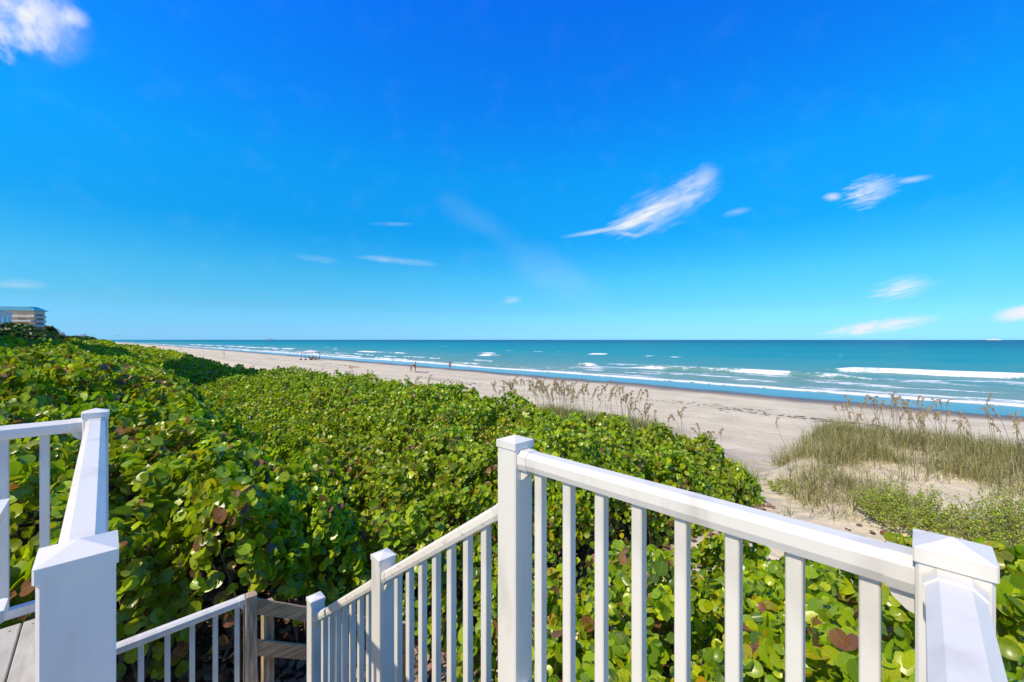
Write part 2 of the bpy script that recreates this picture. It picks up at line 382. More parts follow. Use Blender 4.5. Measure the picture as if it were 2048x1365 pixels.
mpt = n.new('ShaderNodeMapping'); mpt.inputs['Scale'].default_value = (1.0, 0.07, 1.0); l.new(tc_.outputs['Object'], mpt.inputs[0])
zt = n.new('ShaderNodeTexNoise'); zt.inputs['Scale'].default_value = 0.8; zt.inputs['Detail'].default_value = 6; l.new(mpt.outputs[0], zt.inputs['Vector'])
rt_ = n.new('ShaderNodeMapRange'); rt_.inputs[1].default_value = 0.3; rt_.inputs[2].default_value = 0.6; rt_.inputs[3].default_value = 0.86; rt_.inputs[4].default_value = 1.04; l.new(zt.outputs['Fac'], rt_.inputs[0])
rm_ = n.new('ShaderNodeMath'); rm_.operation = 'MULTIPLY'; l.new(rg.outputs[0], rm_.inputs[0]); l.new(rt_.outputs[0], rm_.inputs[1])
sg = n.new('ShaderNodeVectorMath'); sg.operation = 'SCALE'; l.new(r1.outputs[0], sg.inputs[0]); l.new(rm_.outputs[0], sg.inputs['Scale'])
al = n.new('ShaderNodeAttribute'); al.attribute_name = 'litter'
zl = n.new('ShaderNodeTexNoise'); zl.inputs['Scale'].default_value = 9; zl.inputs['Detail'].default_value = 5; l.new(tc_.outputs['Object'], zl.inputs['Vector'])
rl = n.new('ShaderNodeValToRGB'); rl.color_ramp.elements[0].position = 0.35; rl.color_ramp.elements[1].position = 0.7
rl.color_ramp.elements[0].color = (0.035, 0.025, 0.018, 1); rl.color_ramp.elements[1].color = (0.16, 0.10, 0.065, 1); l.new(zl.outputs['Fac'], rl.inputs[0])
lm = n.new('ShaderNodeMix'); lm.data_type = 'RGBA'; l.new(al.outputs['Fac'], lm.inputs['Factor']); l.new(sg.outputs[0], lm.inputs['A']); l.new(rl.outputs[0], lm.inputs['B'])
ash = n.new('ShaderNodeAttribute'); ash.attribute_name = 'shore'
zw = n.new('ShaderNodeTexNoise'); zw.inputs['Scale'].default_value = 0.12; zw.inputs['Detail'].default_value = 3; l.new(tc_.outputs['Object'], zw.inputs['Vector'])
wv = n.new('ShaderNodeMath'); wv.operation = 'MULTIPLY_ADD'; l.new(zw.outputs['Fac'], wv.inputs[0]); wv.inputs[1].default_value = 6.0; l.new(ash.outputs['Fac'], wv.inputs[2])
wet = n.new('ShaderNodeMapRange'); wet.interpolation_type = 'SMOOTHSTEP'; wet.inputs[1].default_value = 47.0; wet.inputs[2].default_value = 51.0; l.new(wv.outputs[0], wet.inputs[0])
film = n.new('ShaderNodeMapRange'); film.interpolation_type = 'SMOOTHSTEP'; film.inputs[1].default_value = 49.4; film.inputs[2].default_value = 54.5; l.new(wv.outputs[0], film.inputs[0])
wm = n.new('ShaderNodeMix'); wm.data_type = 'RGBA'; l.new(wet.outputs[0], wm.inputs['Factor']); l.new(lm.outputs['Result'], wm.inputs['A']); wm.inputs['B'].default_value = (0.27, 0.22, 0.175, 1)
fm = n.new('ShaderNodeMix'); fm.data_type = 'RGBA'; l.new(film.outputs[0], fm.inputs['Factor']); l.new(wm.outputs['Result'], fm.inputs['A']); fm.inputs['B'].default_value = (0.06, 0.065, 0.07, 1)
l.new(fm.outputs['Result'], b.inputs['Base Color'])
ro = n.new('ShaderNodeMapRange'); ro.inputs[3].default_value = 0.9; ro.inputs[4].default_value = 0.07; l.new(film.outputs[0], ro.inputs[0]); l.new(ro.outputs[0], b.inputs['Roughness'])
b.inputs['IOR'].default_value = 1.36
spx = n.new('ShaderNodeMapRange'); spx.inputs[3].default_value = 0.15; spx.inputs[4].default_value = 0.34; l.new(wet.outputs[0], spx.inputs[0]); l.new(spx.outputs[0], b.inputs['Specular IOR Level'])
vo = n.new('ShaderNodeTexVoronoi'); vo.feature = 'SMOOTH_F1'; vo.inputs['Scale'].default_value = 1.5; vo.inputs['Randomness'].default_value = 1.0; l.new(tc_.outputs['Object'], vo.inputs['Vector'])
vd = n.new('ShaderNodeMapRange'); vd.inputs[1].default_value = 0.05; vd.inputs[2].default_value = 0.30; vd.inputs[3].default_value = 0.0; vd.inputs[4].default_value = 0.6; l.new(vo.outputs['Distance'], vd.inputs[0])
zb = n.new('ShaderNodeTexNoise'); zb.inputs['Scale'].default_value = 3.2; zb.inputs['Detail'].default_value = 6; zb.inputs['Roughness'].default_value = 0.6; l.new(tc_.outputs['Object'], zb.inputs['Vector'])
bs = n.new('ShaderNodeMapRange'); bs.inputs[3].default_value = 0.8; bs.inputs[4].default_value = 0.004; l.new(wet.outputs[0], bs.inputs[0])
bp = n.new('ShaderNodeBump'); bp.inputs['Distance'].default_value = 0.16; l.new(bs.outputs[0], bp.inputs['Strength']); hsum = n.new('ShaderNodeMath'); hsum.operation = 'ADD'; l.new(zb.outputs['Fac'], hsum.inputs[0]); l.new(vd.outputs[0], hsum.inputs[1]); l.new(hsum.outputs[0], bp.inputs['Height']); l.new(bp.outputs[0], b.inputs['Normal'])
go = link('beach', gme, None, M_SAND, (0, 0, EYE), ROT, True)
tag(go, 'pale sand beach and low dunes running to the horizon', 'beach', kind='structure')

# ------------------------------------------------------------------ sea
ss_ = np.array(sorted(set(np.round(list(np.arange(55, 66, 0.25)) + list(np.arange(66, 125, 0.5)) + geo(125, 30000, 0.8, 1.07), 3))))
tt_ = np.array(sorted(set(np.round([-30000, -8000, -2500, -900, -400, -200, -120, -90] + list(np.arange(-70, 150, 0.9)) + geo(150, 30000, 1.0, 1.035), 3))))
S_, T_ = np.meshgrid(ss_, tt_, indexing='ij')
SB = S_ + shore_bend(np.clip(T_, -1e9, 6000)) * np.exp(-(S_ - 55) / 3000)
z = np.zeros_like(S_)
amp = np.interp(S_, [58, 75, 200, 900, 4000], [0.0, 0.10, 0.16, 0.16, 0.0])
z += amp * (np.sin(S_ * 0.42 + 3.0 * fbm(S_ * 0.03, T_ * 0.03)) * 0.6 + 1.4 * (fbm(S_ * 0.22, T_ * 0.09, 3) - 0.5))
foam = np.zeros_like(S_)
# swash: the thin lip of water and its foam
lip = 58.6 + 2.2 * (fbm(T_ * 0.045, T_ * 0 + 3.3, 3) - 0.5) * 2 + 0.7 * (vnoise(T_ * 0.35, T_ * 0 + 8) - 0.5)
d = S_ - lip
z += np.where(d < 0, -0.5, 0.05 * np.exp(-d / 2))
wl_w = 1.6 + 2.4 * fbm(T_ * 0.06 + 50, T_ * 0, 2)
foam = np.maximum(foam, sst(d, -0.2, 0.25) * (1 - sst(d, wl_w * 0.35, wl_w * 1.35)))
# second foam line of the inshore breaker and lacy foam behind
def breaker(s0, t0, t1, h, w, strength=1.0, wob=1.5, seed=0.0, taper=8.0):
    global z, foam
    c = s0 + wob * 2 * (fbm(T_ * 0.05 + seed, T_ * 0 + seed, 3) - 0.5)
    k = sst(T_, t0, t0 + taper) * (1 - sst(T_, t1 - taper, t1))
    d = S_ - c
    z += k * h * np.where(d > 0, np.exp(-(d / (w * 1.6)) ** 2), np.exp(-(d / (w * 0.55)) ** 2))
    br = 0.25 + 0.85 * sst(fbm(T_ * 0.10 + seed * 3, T_ * 0 + 1.0, 3), 0.30, 0.55)
    f = np.where(d < 0, sst(d, -w * 1.5, -w * 0.3), 1 - sst(d, 0.1 * w, w * 0.75))
    foam = np.maximum(foam, k * np.clip(f * br * 1.25, 0, 1) * strength)
breaker(64.0, 50, 400, 0.25, 0.8, 0.6, 2.0, 2.0, 20)
breaker(80.5, 2, 46, 0.75, 1.7, 1.0, 1.4, 4.0)
breaker(80.0, 51, 60, 0.7, 1.5, 1.0, 1.0, 4.4, 3)
breaker(100.0, -60, 16, 0.85, 1.3, 0.85, 3.0, 7.0)
breaker(73, 60, 330, 0.3, 0.9, 0.45, 6.0, 9.0, 25)
breaker(145, 88, 100, 0.4, 2.0, 1.0, 1.0, 11, 4)
breaker(103, 104, 122, 0.5, 2.0, 1.0, 1.5, 13, 5)
breaker(118, 126, 142, 0.4, 2.0, 0.9, 1.5, 15, 5)
breaker(92, 150, 205, 0.4, 2.0, 0.85, 3.0, 18, 12)
breaker(84, 240, 700, 0.4, 2.0, 0.8, 6.0, 19, 40)
cap_r = np.random.default_rng(21)
for i in range(46):
    t0 = cap_r.uniform(-40, 420); s0 = cap_r.uniform(100, 330); breaker(s0, t0, t0 + cap_r.uniform(4, 12), 0.25, cap_r.uniform(0.8, 1.4) * (1 + s0 / 300), 0.8, 0.8, i * 3.1, 2.5)
# lacy foam left behind between the breakers
lace = np.clip((fbm(S_ * 0.35, T_ * 0.12 + 70, 4) - 0.50) * 3.2, 0, 0.55) * (1 - sst(S_, 84, 106)) * sst(S_, 59, 62) * (1 - 0.8 * sst(T_, 45, 75))
foam = np.maximum(foam, lace)
sme = np_mesh('sea', np.stack([SB.ravel(), T_.ravel(), z.ravel() - EYE + 0.02], 1), grid_faces(len(ss_), len(tt_)))
attr_f(sme, 'foam', foam.ravel()); attr_f(sme, 'depth', S_.ravel())
M_SEA, n, l, b = mat('sea_water')
tc_ = n.new('ShaderNodeTexCoord'); dp = n.new('ShaderNodeAttribute'); dp.attribute_name = 'depth'
dl = n.new('ShaderNodeMath'); dl.operation = 'LOGARITHM'; l.new(dp.outputs['Fac'], dl.inputs[0]); dl.inputs[1].default_value = 10
zb1 = n.new('ShaderNodeTexNoise'); zb1.inputs['Scale'].default_value = 0.03; zb1.inputs['Detail'].default_value = 5
mpz = n.new('ShaderNodeMapping'); mpz.inputs['Scale'].default_value = (1.0, 0.35, 1); l.new(tc_.outputs['Object'], mpz.inputs[0]); l.new(mpz.outputs[0], zb1.inputs['Vector'])
dj = n.new('ShaderNodeMath'); dj.operation = 'MULTIPLY_ADD'; l.new(zb1.outputs['Fac'], dj.inputs[0]); dj.inputs[1].default_value = 0.35; l.new(dl.outputs[0], dj.inputs[2])
dr = n.new('ShaderNodeMapRange'); dr.inputs[1].default_value = 1.9; dr.inputs[2].default_value = 4.0; l.new(dj.outputs[0], dr.inputs[0])
rp = n.new('ShaderNodeValToRGB'); e = rp.color_ramp.elements
e[0].position = 0.0; e[0].color = (0.22, 0.32, 0.26, 1); e[1].position = 1.0; e[1].color = (0.0, 0.042, 0.105, 1)
for p, c in ((0.10, (0.10, 0.29, 0.28)), (0.24, (0.015, 0.26, 0.28)), (0.42, (0.0, 0.195, 0.24)), (0.62, (0.0, 0.092, 0.16))):
    q = e.new(p); q.color = (*c, 1)
l.new(dr.outputs[0], rp.inputs[0])
fo = n.new('ShaderNodeAttribute'); fo.attribute_name = 'foam'
zf = n.new('ShaderNodeTexNoise'); zf.inputs['Scale'].default_value = 1.6; zf.inputs['Detail'].default_value = 7; zf.inputs['Roughness'].default_value = 0.65; l.new(tc_.outputs['Object'], zf.inputs['Vector'])
zf2 = n.new('ShaderNodeTexVoronoi'); zf2.feature = 'DISTANCE_TO_EDGE'; zf2.inputs['Scale'].default_value = 0.55
zwp = n.new('ShaderNodeVectorMath'); zwp.operation = 'MULTIPLY_ADD'; l.new(zf.outputs['Color'], zwp.inputs[0]); zwp.inputs[1].default_value = (2.2, 2.2, 0)
mpv = n.new('ShaderNodeMapping'); mpv.inputs['Scale'].default_value = (1.0, 0.4, 1); l.new(tc_.outputs['Object'], mpv.inputs[0]); l.new(mpv.outputs[0], zwp.inputs[2]); l.new(zwp.outputs[0], zf2.inputs['Vector'])
vr = n.new('ShaderNodeMapRange'); vr.inputs[1].default_value = 0.0; vr.inputs[2].default_value = 0.32; vr.inputs[3].default_value = 0.22; vr.inputs[4].default_value = -0.22; l.new(zf2.outputs['Distance'], vr.inputs[0])
fa0 = n.new('ShaderNodeMath'); fa0.operation = 'ADD'; l.new(fo.outputs['Fac'], fa0.inputs[0]); l.new(zf.outputs['Fac'], fa0.inputs[1])
fa = n.new('ShaderNodeMath'); fa.operation = 'ADD'; l.new(fa0.outputs[0], fa.inputs[0]); l.new(vr.outputs[0], fa.inputs[1])
fr = n.new('ShaderNodeMapRange'); fr.inputs[1].default_value = 0.86; fr.inputs[2].default_value = 1.22; l.new(fa.outputs[0], fr.inputs[0])
l.new(rp.outputs[0], b.inputs['Base Color']); b.inputs['Roughness'].default_value = 0.28; b.inputs['IOR'].default_value = 1.33; b.inputs['Specular IOR Level'].default_value = 0.05
# ripples
def wn_(scale, st):
    mp = n.new('ShaderNodeMapping'); mp.inputs['Scale'].default_value = st; l.new(tc_.outputs['Object'], mp.inputs[0])
    q = n.new('ShaderNodeTexNoise'); q.inputs['Scale'].default_value = scale; q.inputs['Detail'].default_value = 6; q.inputs['Roughness'].default_value = 0.6; l.new(mp.outputs[0], q.inputs['Vector']); return q
q1, q2 = wn_(0.9, (1, 0.45, 1)), wn_(0.18, (1, 0.3, 1))
b1 = n.new('ShaderNodeBump'); b1.inputs['Strength'].default_value = 1.0; b1.inputs['Distance'].default_value = 1.1; l.new(q2.outputs['Fac'], b1.inputs['Height'])
b2 = n.new('ShaderNodeBump'); b2.inputs['Strength'].default_value = 1.0; b2.inputs['Distance'].default_value = 0.35; l.new(q1.outputs['Fac'], b2.inputs['Height']); l.new(b1.outputs[0], b2.inputs['Normal'])
l.new(b2.outputs[0], b.inputs['Normal'])
fd = n.new('ShaderNodeBsdfDiffuse'); fd.inputs['Color'].default_value = (0.82, 0.83, 0.84, 1)
ms = n.new('ShaderNodeMixShader'); l.new(fr.outputs[0], ms.inputs[0]); l.new(b.outputs[0], ms.inputs[1]); l.new(fd.outputs[0], ms.inputs[2]); l.new(ms.outputs[0], n['Material Output'].inputs['Surface'])
seao = link('sea', sme, None, M_SEA, (0, 0, EYE), ROT, True)
tag(seao, 'turquoise ocean with white breakers reaching the horizon', 'sea', kind='structure')

# ------------------------------------------------------------------ deck, stairs and railings
DECK = -1.43
PA, PB, PC, PD = (1.165, -0.045), (1.172, 1.155), (1.172, 2.255), (1.172, 3.35)
PE, PF = (-0.035, 1.145), (-0.035, 3.265)
HALF = 0.051
def post(st, top, bottom, label, name='railing_post', grp=None):
    o = empty(name, P(st[0], st[1], bottom)); tag(o, label, 'post', grp)
    h = top - bottom
    MB().box(-HALF, HALF, -HALF, HALF, 0, h - 0.045, 0.005).build('shaft', M_WHITE, o)
    c = 0.0548; z0, z1, z2 = h - 0.046, h - 0.019, h
    m = MB(); m.box(-c, c, -c, c, z0, z1, 0.003)
    q = c - 0.0005
    m.add([(-q, -q, z1), (q, -q, z1), (q, q, z1), (-q, q, z1), (0, 0, z2)], [[0, 1, 4], [1, 2, 4], [2, 3, 4], [3, 0, 4]])
    m.build('cap', M_WHITE, o)
    return o
RAILP = [(-0.0375, -0.045), (-0.030, -0.066), (0.030, -0.066), (0.0375, -0.045), (0.0375, -0.016), (0.020, 0.0), (-0.020, 0.0), (-0.0375, -0.016)]
RAILC = [(a * 1.09, (b + 0.033) * 1.09 - 0.033) for a, b in RAILP]
BOTP = [(-0.022, -0.045), (0.022, -0.045), (0.022, -0.003), (0.017, 0.0), (-0.017, 0.0), (-0.022, -0.003)]
def railing(p0, p1, z0, z1, label, bot=-0.93, nb=8, name='railing', mtop=None, clear0=HALF, clear1=HALF, bracket=True, first=None, last=None):
    """section between two posts: centre points p0, p1 in (s, t), top-of-rail heights z0, z1 at the post faces"""
    a, b_ = Vector((p0[0], p0[1], z0)), Vector((p1[0], p1[1], z1))
    dh = Vector((p1[0] - p0[0], p1[1] - p0[1], 0)); L = dh.length; dh.normalize()
    a = a + dh * clear0; b_ = b_ - dh * clear1; Lc = (b_ - a).length
    side = Vector((-dh.y, dh.x, 0))
    org = P(a.x, a.y, a.z + bot); o = empty(name, org); tag(o, label, 'railing', 'white vinyl railing sections')
    off = Vector((a.x, a.y, a.z + bot)); A = a - off; B = b_ - off
    up = Vector((0, 0, 1)); dv = (B - A).normalized()
    MB().prism(RAILP, A, B, side, up).build('top_rail', mtop or M_WHITE, o)
    MB().prism(BOTP, A + up * (bot + 0.0), B + up * (bot + 0.0), side, up).build('bottom_rail', M_WHITE, o)
    if bracket:
        for q, sg in ((A, 1), (B, -1)):
            MB().prism(RAILC, q + dv * 0.0005 * sg, q + dv * 0.045 * sg, side, up).build('bracket', M_WHITE, o)
            bp_ = [(0, -0.0705), (0.040, -0.0705), (0.034, -0.089), (0.012, -0.109), (0, -0.113)]
            MB().prism(bp_, q + side * -0.02 + dh * 0.001 * sg, q + side * 0.02 + dh * 0.001 * sg, dv * sg, up).build('bracket_foot', M_WHITE, o)
    me = None
    w = 0.0175
    f0 = first if first is not None else 1.0 / (nb + 1); f1 = last if last is not None else 1 - f0
    for i in range(nb):
        k = f0 + (f1 - f0) * i / max(1, nb - 1)
        p = A + (B - A) * k
        if me is None:
            m = MB(); slope = dv.z / max(1e-6, math.hypot(dv.x, dv.y)) if abs(dv.z) > 1e-6 else 0
            c = 0.003
            prof = [(-w + c, -w), (w - c, -w), (w, -w + c), (w, w - c), (w - c, w), (-w + c, w), (-w, w - c), (-w, -w + c)]
            m.prism(prof, (0, 0, 0), (0, 0, -bot - 0.064), dh, side)
            bo = m.build('baluster', M_WHITE, o, p + up * bot); me = bo.data
            # shear ends to the slope
            for v in me.vertices:
                v.co.z += slope * (v.co.x * dh.x + v.co.y * dh.y)
        else:
            link('baluster', me, o, None, p + up * bot)
    return o
TOP = -0.383
post(PA, TOP, DECK, 'near white railing post at right with large pyramid cap')
post(PB, TOP, -2.6, 'white railing post in middle where stair rail starts downward')
post(PC, -1.257, -3.0, 'white post halfway down the stair railing')
post(PD, -2.0, -3.2, 'white post at foot of stair, beside weathered wooden fence')
post(PE, TOP, -2.2, 'near white railing post at left beside deck boards')
post(PF, TOP, -2.2, 'white corner post far left where deck railings meet')
RT = -0.435
railing(PB, PA, RT, RT, 'level white railing between middle post and near right post', nb=8, first=0.079, last=0.937)
railing(PA, (-0.6, -0.045), RT, RT, 'white railing running back toward viewer from right post', nb=10, clear1=0)
sl = lambda t: -0.655 - 0.725 * (t - 1.25)
railing(PB, PC, sl(1.256), sl(2.204), 'sloping white stair railing, upper section below middle post', nb=7, mtop=M_GRIME)
railing(PC, PD, sl(2.306), sl(3.264), 'sloping white stair railing, lower section with grimy top rail', nb=7, mtop=M_GRIME)
railing(PE, PF, RT, RT, 'white railing seen end-on between two left posts', nb=14)
railing(PF, (-2.6, 3.265), RT, RT, 'white deck railing at left edge leaving the corner post', nb=17)
railing((-0.05, 4.2), (0.87, 4.2), -2.25, -2.25, 'low white landing railing ending at wooden post', nb=6, clear0=0, clear1=0, first=0.10, last=0.94)
post((-0.10, 4.2), -2.2, -3.2, 'white corner post of lower landing, hidden behind near left post')

# deck boards
dk = empty('deck', P(0, 0, DECK)); tag(dk, 'raised deck of grey tan boards beside white railing', 'deck')
def boards(s0, s1, t0, t1, zz, parent, base):
    s = s0; i = 0
    while s < s1 - 0.05:
        e1 = min(s + 0.138, s1)
        MB().prism([(s - base[0], -0.026), (e1 - base[0], -0.026), (e1 - base[0], -0.004), (e1 - base[0] - .004, 0), (s - base[0] + .004, 0), (s - base[0], -0.004)],
                   (0, t0 - base[1] + 0.004 * random.random(), zz), (0, t1 - base[1] + 0.008 * random.random(), zz), (1, 0, 0), (0, 0, 1)).build('board', M_DECK, parent)
        if parent is dk and s < 0:
            for q in (0.035, 0.105):
                MB().tube([(s + q, t1 - 0.05, zz + 0.0005), (s + q, t1 - 0.05, zz + 0.002)], 0.004, 6).build('screw', M_SCREW, parent)
        s += 0.144; i += 1
boards(-2.45, -0.115, -1.6, 3.205, 0, dk, (0, 0))
boards(0.02, 1.10, 0.02, 1.16, 0, dk, (0, 0))
for tt in (-1.2, 0.0, 1.1, 2.2, 3.1):
    MB().box(-2.45, -0.12, tt - 0.02, tt + 0.02, -0.22, -0.03).build('joist', M_WOODX, dk)
for s_, t_ in ((-2.3, 3.0), (-0.3, 3.0), (-2.3, 0), (-0.3, 0)):
    MB().box(s_ - .07, s_ + .07, t_ - .16, t_ - .025, -3.2, -0.23).build('deck_post', M_WOOD, dk)
# stairs down to the landing, along +t
st = empty('stairs', P(0.56, 1.2, DECK)); tag(st, 'steep white-railed stair going down from the deck landing', 'stairs')
nst = 10; rise = 1.77 / nst; run = 2.35 / nst
for i in range(1, nst):
    for q in (0, 1):
        MB().box(-0.52, 0.52, (i - 1) * run + q * 0.117 + 0.02, (i - 1) * run + q * 0.117 + 0.13, -i * rise - 0.026, -i * rise).build('tread', M_DECK, st)
for sx in (-0.535, 0.535):
    MB().prism([(0, -0.02), (0, -0.30), (2.30, -1.77 - 0.20), (2.30, -1.77 + 0.10)], (sx - 0.019, 0.01, 0), (sx + 0.019, 0.01, 0), (0, 1, 0), (0, 0, 1)).build('stringer', M_WOOD, st)
ld = empty('landing', P(0.5, 3.85, -3.2)); tag(ld, 'small lower landing of boards at the foot of the stair', 'landing')
for i in range(5):
    MB().box(-0.56, 0.62, -0.30 + i * 0.144, -0.30 + i * 0.144 + 0.138, -0.026, 0).build('board', M_DECK, ld)
for s_, t_ in ((-0.45, -0.2), (0.45, -0.2), (-0.45, 0.3), (0.45, 0.3)):
    MB().box(s_ - .045, s_ + .045, t_ - .045, t_ + .045, -1.1, -0.03).build('landing_post', M_WOOD, ld)
# wooden fence beside the lower steps
wf = empty('wooden_fence', P(0.915, 4.2, -3.3)); tag(wf, 'weathered grey wooden post and rail fence below stair', 'fence')
MB().box(-0.045, 0.045, -0.045, 0.045, -1.0, 1.04, 0.004).build('fence_post', M_WOOD, wf)
MB().box(0.115, 0.205, 0.055, 0.140, -1.0, 0.86, 0.004).build('fence_post', M_WOOD, wf)
MB().box(1.50, 1.59, 0.022, 0.11, -1.2, -0.02, 0.004).build('fence_post', M_WOOD, wf)
for dz in (0.0, -0.37):
    MB().prism([(-0.020, 0), (-0.020, -0.135), (0.018, -0.135), (0.018, 0)], (0.047, -0.002, 0.985 + dz), (1.62, -0.002, -0.03 + dz), (0, 1, 0), (0, 0, 1)).build('fence_rail', M_WOODX, wf)
ws = empty('wooden_steps', P(1.2, 3.75, -3.2)); tag(ws, 'weathered wooden steps down to the sand path', 'steps')
for i in range(1, 6):
    MB().box((i - 1) * 0.27, (i - 1) * 0.27 + 0.28, -0.38, 0.36, -i * 0.167 - 0.038, -i * 0.167).build('tread', M_WOODX, ws)

# white moulded chair at the left edge of the picture
ch = empty('garden_chair', P(-0.35, 1.63, DECK + 0.002), ROT + rad(90)); tag(ch, 'white moulded plastic garden chair cut off by left edge', 'chair')
M_CHAIR = noise_mat('white_plastic', (0.72, 0.72, 0.71), (0.80, 0.80, 0.79), 9, 0.45, 0.1, 50)
def chair_slat(x0, x1, h, n=9):
    m = MB(); vs, fs = [], []
    for i in range(n + 1):
        k = i / n; zz = 0.36 + (h - 0.36) * k; lean = -0.06 - 0.10 * k
        hw = (x1 - x0) / 2 * (1.0 if k < 0.75 else math.sqrt(max(0.05, 1 - ((k - 0.75) / 0.25) ** 2 * 0.85))); cx = (x0 + x1) / 2
        for (a, bq) in ((-hw, -0.012), (hw, -0.012), (hw, 0.012), (-hw, 0.012)):
            vs.append((cx + a, lean + bq + 0.25 * (cx + a) ** 2, zz))
    for i in range(n):
        for k in range(4): fs.append([i * 4 + k, i * 4 + (k + 1) % 4, i * 4 + 4 + (k + 1) % 4, i * 4 + 4 + k])
    fs += [[0, 1, 2, 3], [n * 4 + k for k in (3, 2, 1, 0)]]
    return m.add(vs, fs)
chair_slat(-0.28, 0.28, 1.0, 18).build('backrest', M_CHAIR, ch, smooth=False)
for i in range(5): MB().box(-0.27, 0.27, -0.05 + i * 0.1, 0.04 + i * 0.1, 0.36 + 0.01 * i, 0.385 + 0.01 * i, 0.004).build('seat_slat', M_CHAIR, ch)
for sx in (-1, 1):
    x = sx * 0.315
    MB().box(x - 0.055, x + 0.055, -0.14, 0.50, 0.60, 0.63, 0.01).build('armrest', M_CHAIR, ch)
    MB().prism([(-.03, 0), (.05, 0), (.04, .6), (-.02, .6)], (x - .018, 0.42, 0), (x + .018, 0.42, 0), (0, 1, 0), (0, 0, 1)).build('leg', M_CHAIR, ch)
    MB().prism([(-.04, 0), (.04, 0), (.05, .6), (-.05, .6)], (x - .018, 0.02, 0), (x + .018, 0.02, 0), (0, 1, 0), (0, 0, 1)).build('leg', M_CHAIR, ch)

# ------------------------------------------------------------------ leaves
def tpl_near():
    v = [(0, 0, 0), (0, .5, 0), (0, 1, -.06)]
    rim = [(.30, -.05), (.55, .28), (.53, .66), (.26, .96)]
    for sg in (1, -1):
        for x, y in rim: v.append((sg * x, y, 0.34 * x - 0.10 * (x * x) - 0.10 * (y - .5) ** 2))
    f = []
    for sg, o in ((1, 3), (-1, 7)):
        tr = [(0, o, o + 1), (0, o + 1, 1), (1, o + 1, o + 2), (1, o + 2, o + 3), (1, o + 3, 2)]
        f += tr if sg > 0 else [t[::-1] for t in tr]
    v = np.array(v, float); uv = v[:, :2].copy(); v[:, 1] -= 0.35
    return v, np.array(f), uv
def tpl_mid():
    v = [(0, 0, 0), (0, 1, -.05)]
    for sg in (1, -1):
        for x, y in ((.5, .14), (.5, .72)): v.append((sg * x, y, 0.15))
    f = [(0, 2, 3), (0, 3, 1), (0, 5, 4), (0, 1, 5)]
    v = np.array(v, float); uv = v[:, :2].copy(); v[:, 1] -= 0.45
    return v, np.array(f), uv
def tpl_fine():
    v = [(0, 0.02, 0), (0, .36, 0), (0, .70, -.015), (0, 1.0, -.07)]; f = []
    th = [rad(a) for a in (18, 48, 78, 106, 134, 160)]
    for sg in (1, -1):
        o = len(v)
        for a in th:
            x = .55 * math.sin(a) ** 0.85; y = .47 - .545 * math.cos(a); v.append((sg * x, y, 0.30 * x - 0.16 * x * x - 0.10 * (y - .5) ** 2 + .02 * math.sin(7 * a)))
        tr = [(0, o, o + 1), (0, o + 1, 1), (1, o + 1, o + 2), (1, o + 2, o + 3), (1, o + 3, 2), (2, o + 3, o + 4), (2, o + 4, o + 5), (2, o + 5, 3)]
        f += tr if sg > 0 else [t[::-1] for t in tr]
    v = np.array(v, float); uv = v[:, :2].copy(); v[:, 1] -= 0.35
    return v, np.array(f), uv
TN, TM, TH = tpl_near(), tpl_mid(), tpl_fine()
def frames(nrm, spin):
    n_ = nrm / np.linalg.norm(nrm, axis=1, keepdims=True)
    ref = np.where(np.abs(n_[:, 2:3]) < 0.9, np.array([[0, 0, 1.0]]), np.array([[1.0, 0, 0]]))
    x = np.cross(ref, n_); x /= np.linalg.norm(x, axis=1, keepdims=True); y = np.cross(n_, x)
    c, s = np.cos(spin)[:, None], np.sin(spin)[:, None]
    return x * c + y * s, -x * s + y * c, n_
PAL = np.array([(0.26, 0.405, 0.010), (0.16, 0.28, 0.012), (0.375, 0.495, 0.008), (0.47, 0.55, 0.008), (0.09, 0.175, 0.02), (0.44, 0.37, 0.006), (0.25, 0.10, 0.05), (0.46, 0.27, 0.012)])
def leaf_cols(n_, r, warm=None):
    p = np.array([.27, .20, .22, .15, .09, .035, .020, .010])
    k = r.choice(len(PAL), n_, p=p / p.sum())
    c = PAL[k] * r.uniform(0.75, 1.25, (n_, 1))
    if warm is not None: c = c * (1 - warm[:, None]) + np.array([[0.24, 0.25, 0.012]]) * warm[:, None]
    return c
def leaves_mesh(name, pos, nrm, spin, size, cols, tpl):
    v, f, uv = tpl; n_ = len(pos); X, Y, N = frames(nrm, spin)
    q = np.random.default_rng(n_); ax = q.uniform(.72, 1.12, n_)[:, None, None]; cz = q.uniform(-.3, 2.2, n_)[:, None, None]; bd = q.normal(0, .35, n_)[:, None, None]
    zz = v[None, :, 2:3] * cz + bd * (v[None, :, 1:2] - .1) ** 2
    co = pos[:, None, :] + size[:, None, None] * (v[None, :, 0:1] * ax * X[:, None, :] + v[None, :, 1:2] * Y[:, None, :] + zz * N[:, None, :])
    fa = (f[None] + (np.arange(n_) * len(v))[:, None, None]).reshape(-1, 3)
    me = np_mesh(name, co.reshape(-1, 3), fa)
    attr_col(me, 'Col', np.repeat(cols, len(v), 0)); attr_v2(me, 'leafuv', np.tile(uv, (n_, 1)))
    return me
LEAFV = []
for i in range(14):                       # leaf meshes shared by the single leaves
    c = PAL[[0, 0, 1, 1, 2, 2, 2, 3, 3, 4, 5, 6, 0, 2][i]] * random.uniform(.85, 1.2)
    me = np_mesh('leaf', TH[0], TH[1]); attr_col(me, 'Col', np.tile(c[None], (len(TH[0]), 1))); attr_v2(me, 'leafuv', TH[2]); me.materials.append(M_LEAF); me.shade_smooth()
    LEAFV.append(me)
def in_view(s, t, margin=1.08):
    x, y = (s - t) / R2, (s + t) / R2
    return (y > 0.3) & (np.abs(x) < y * 1.2565 * margin + 1.2)
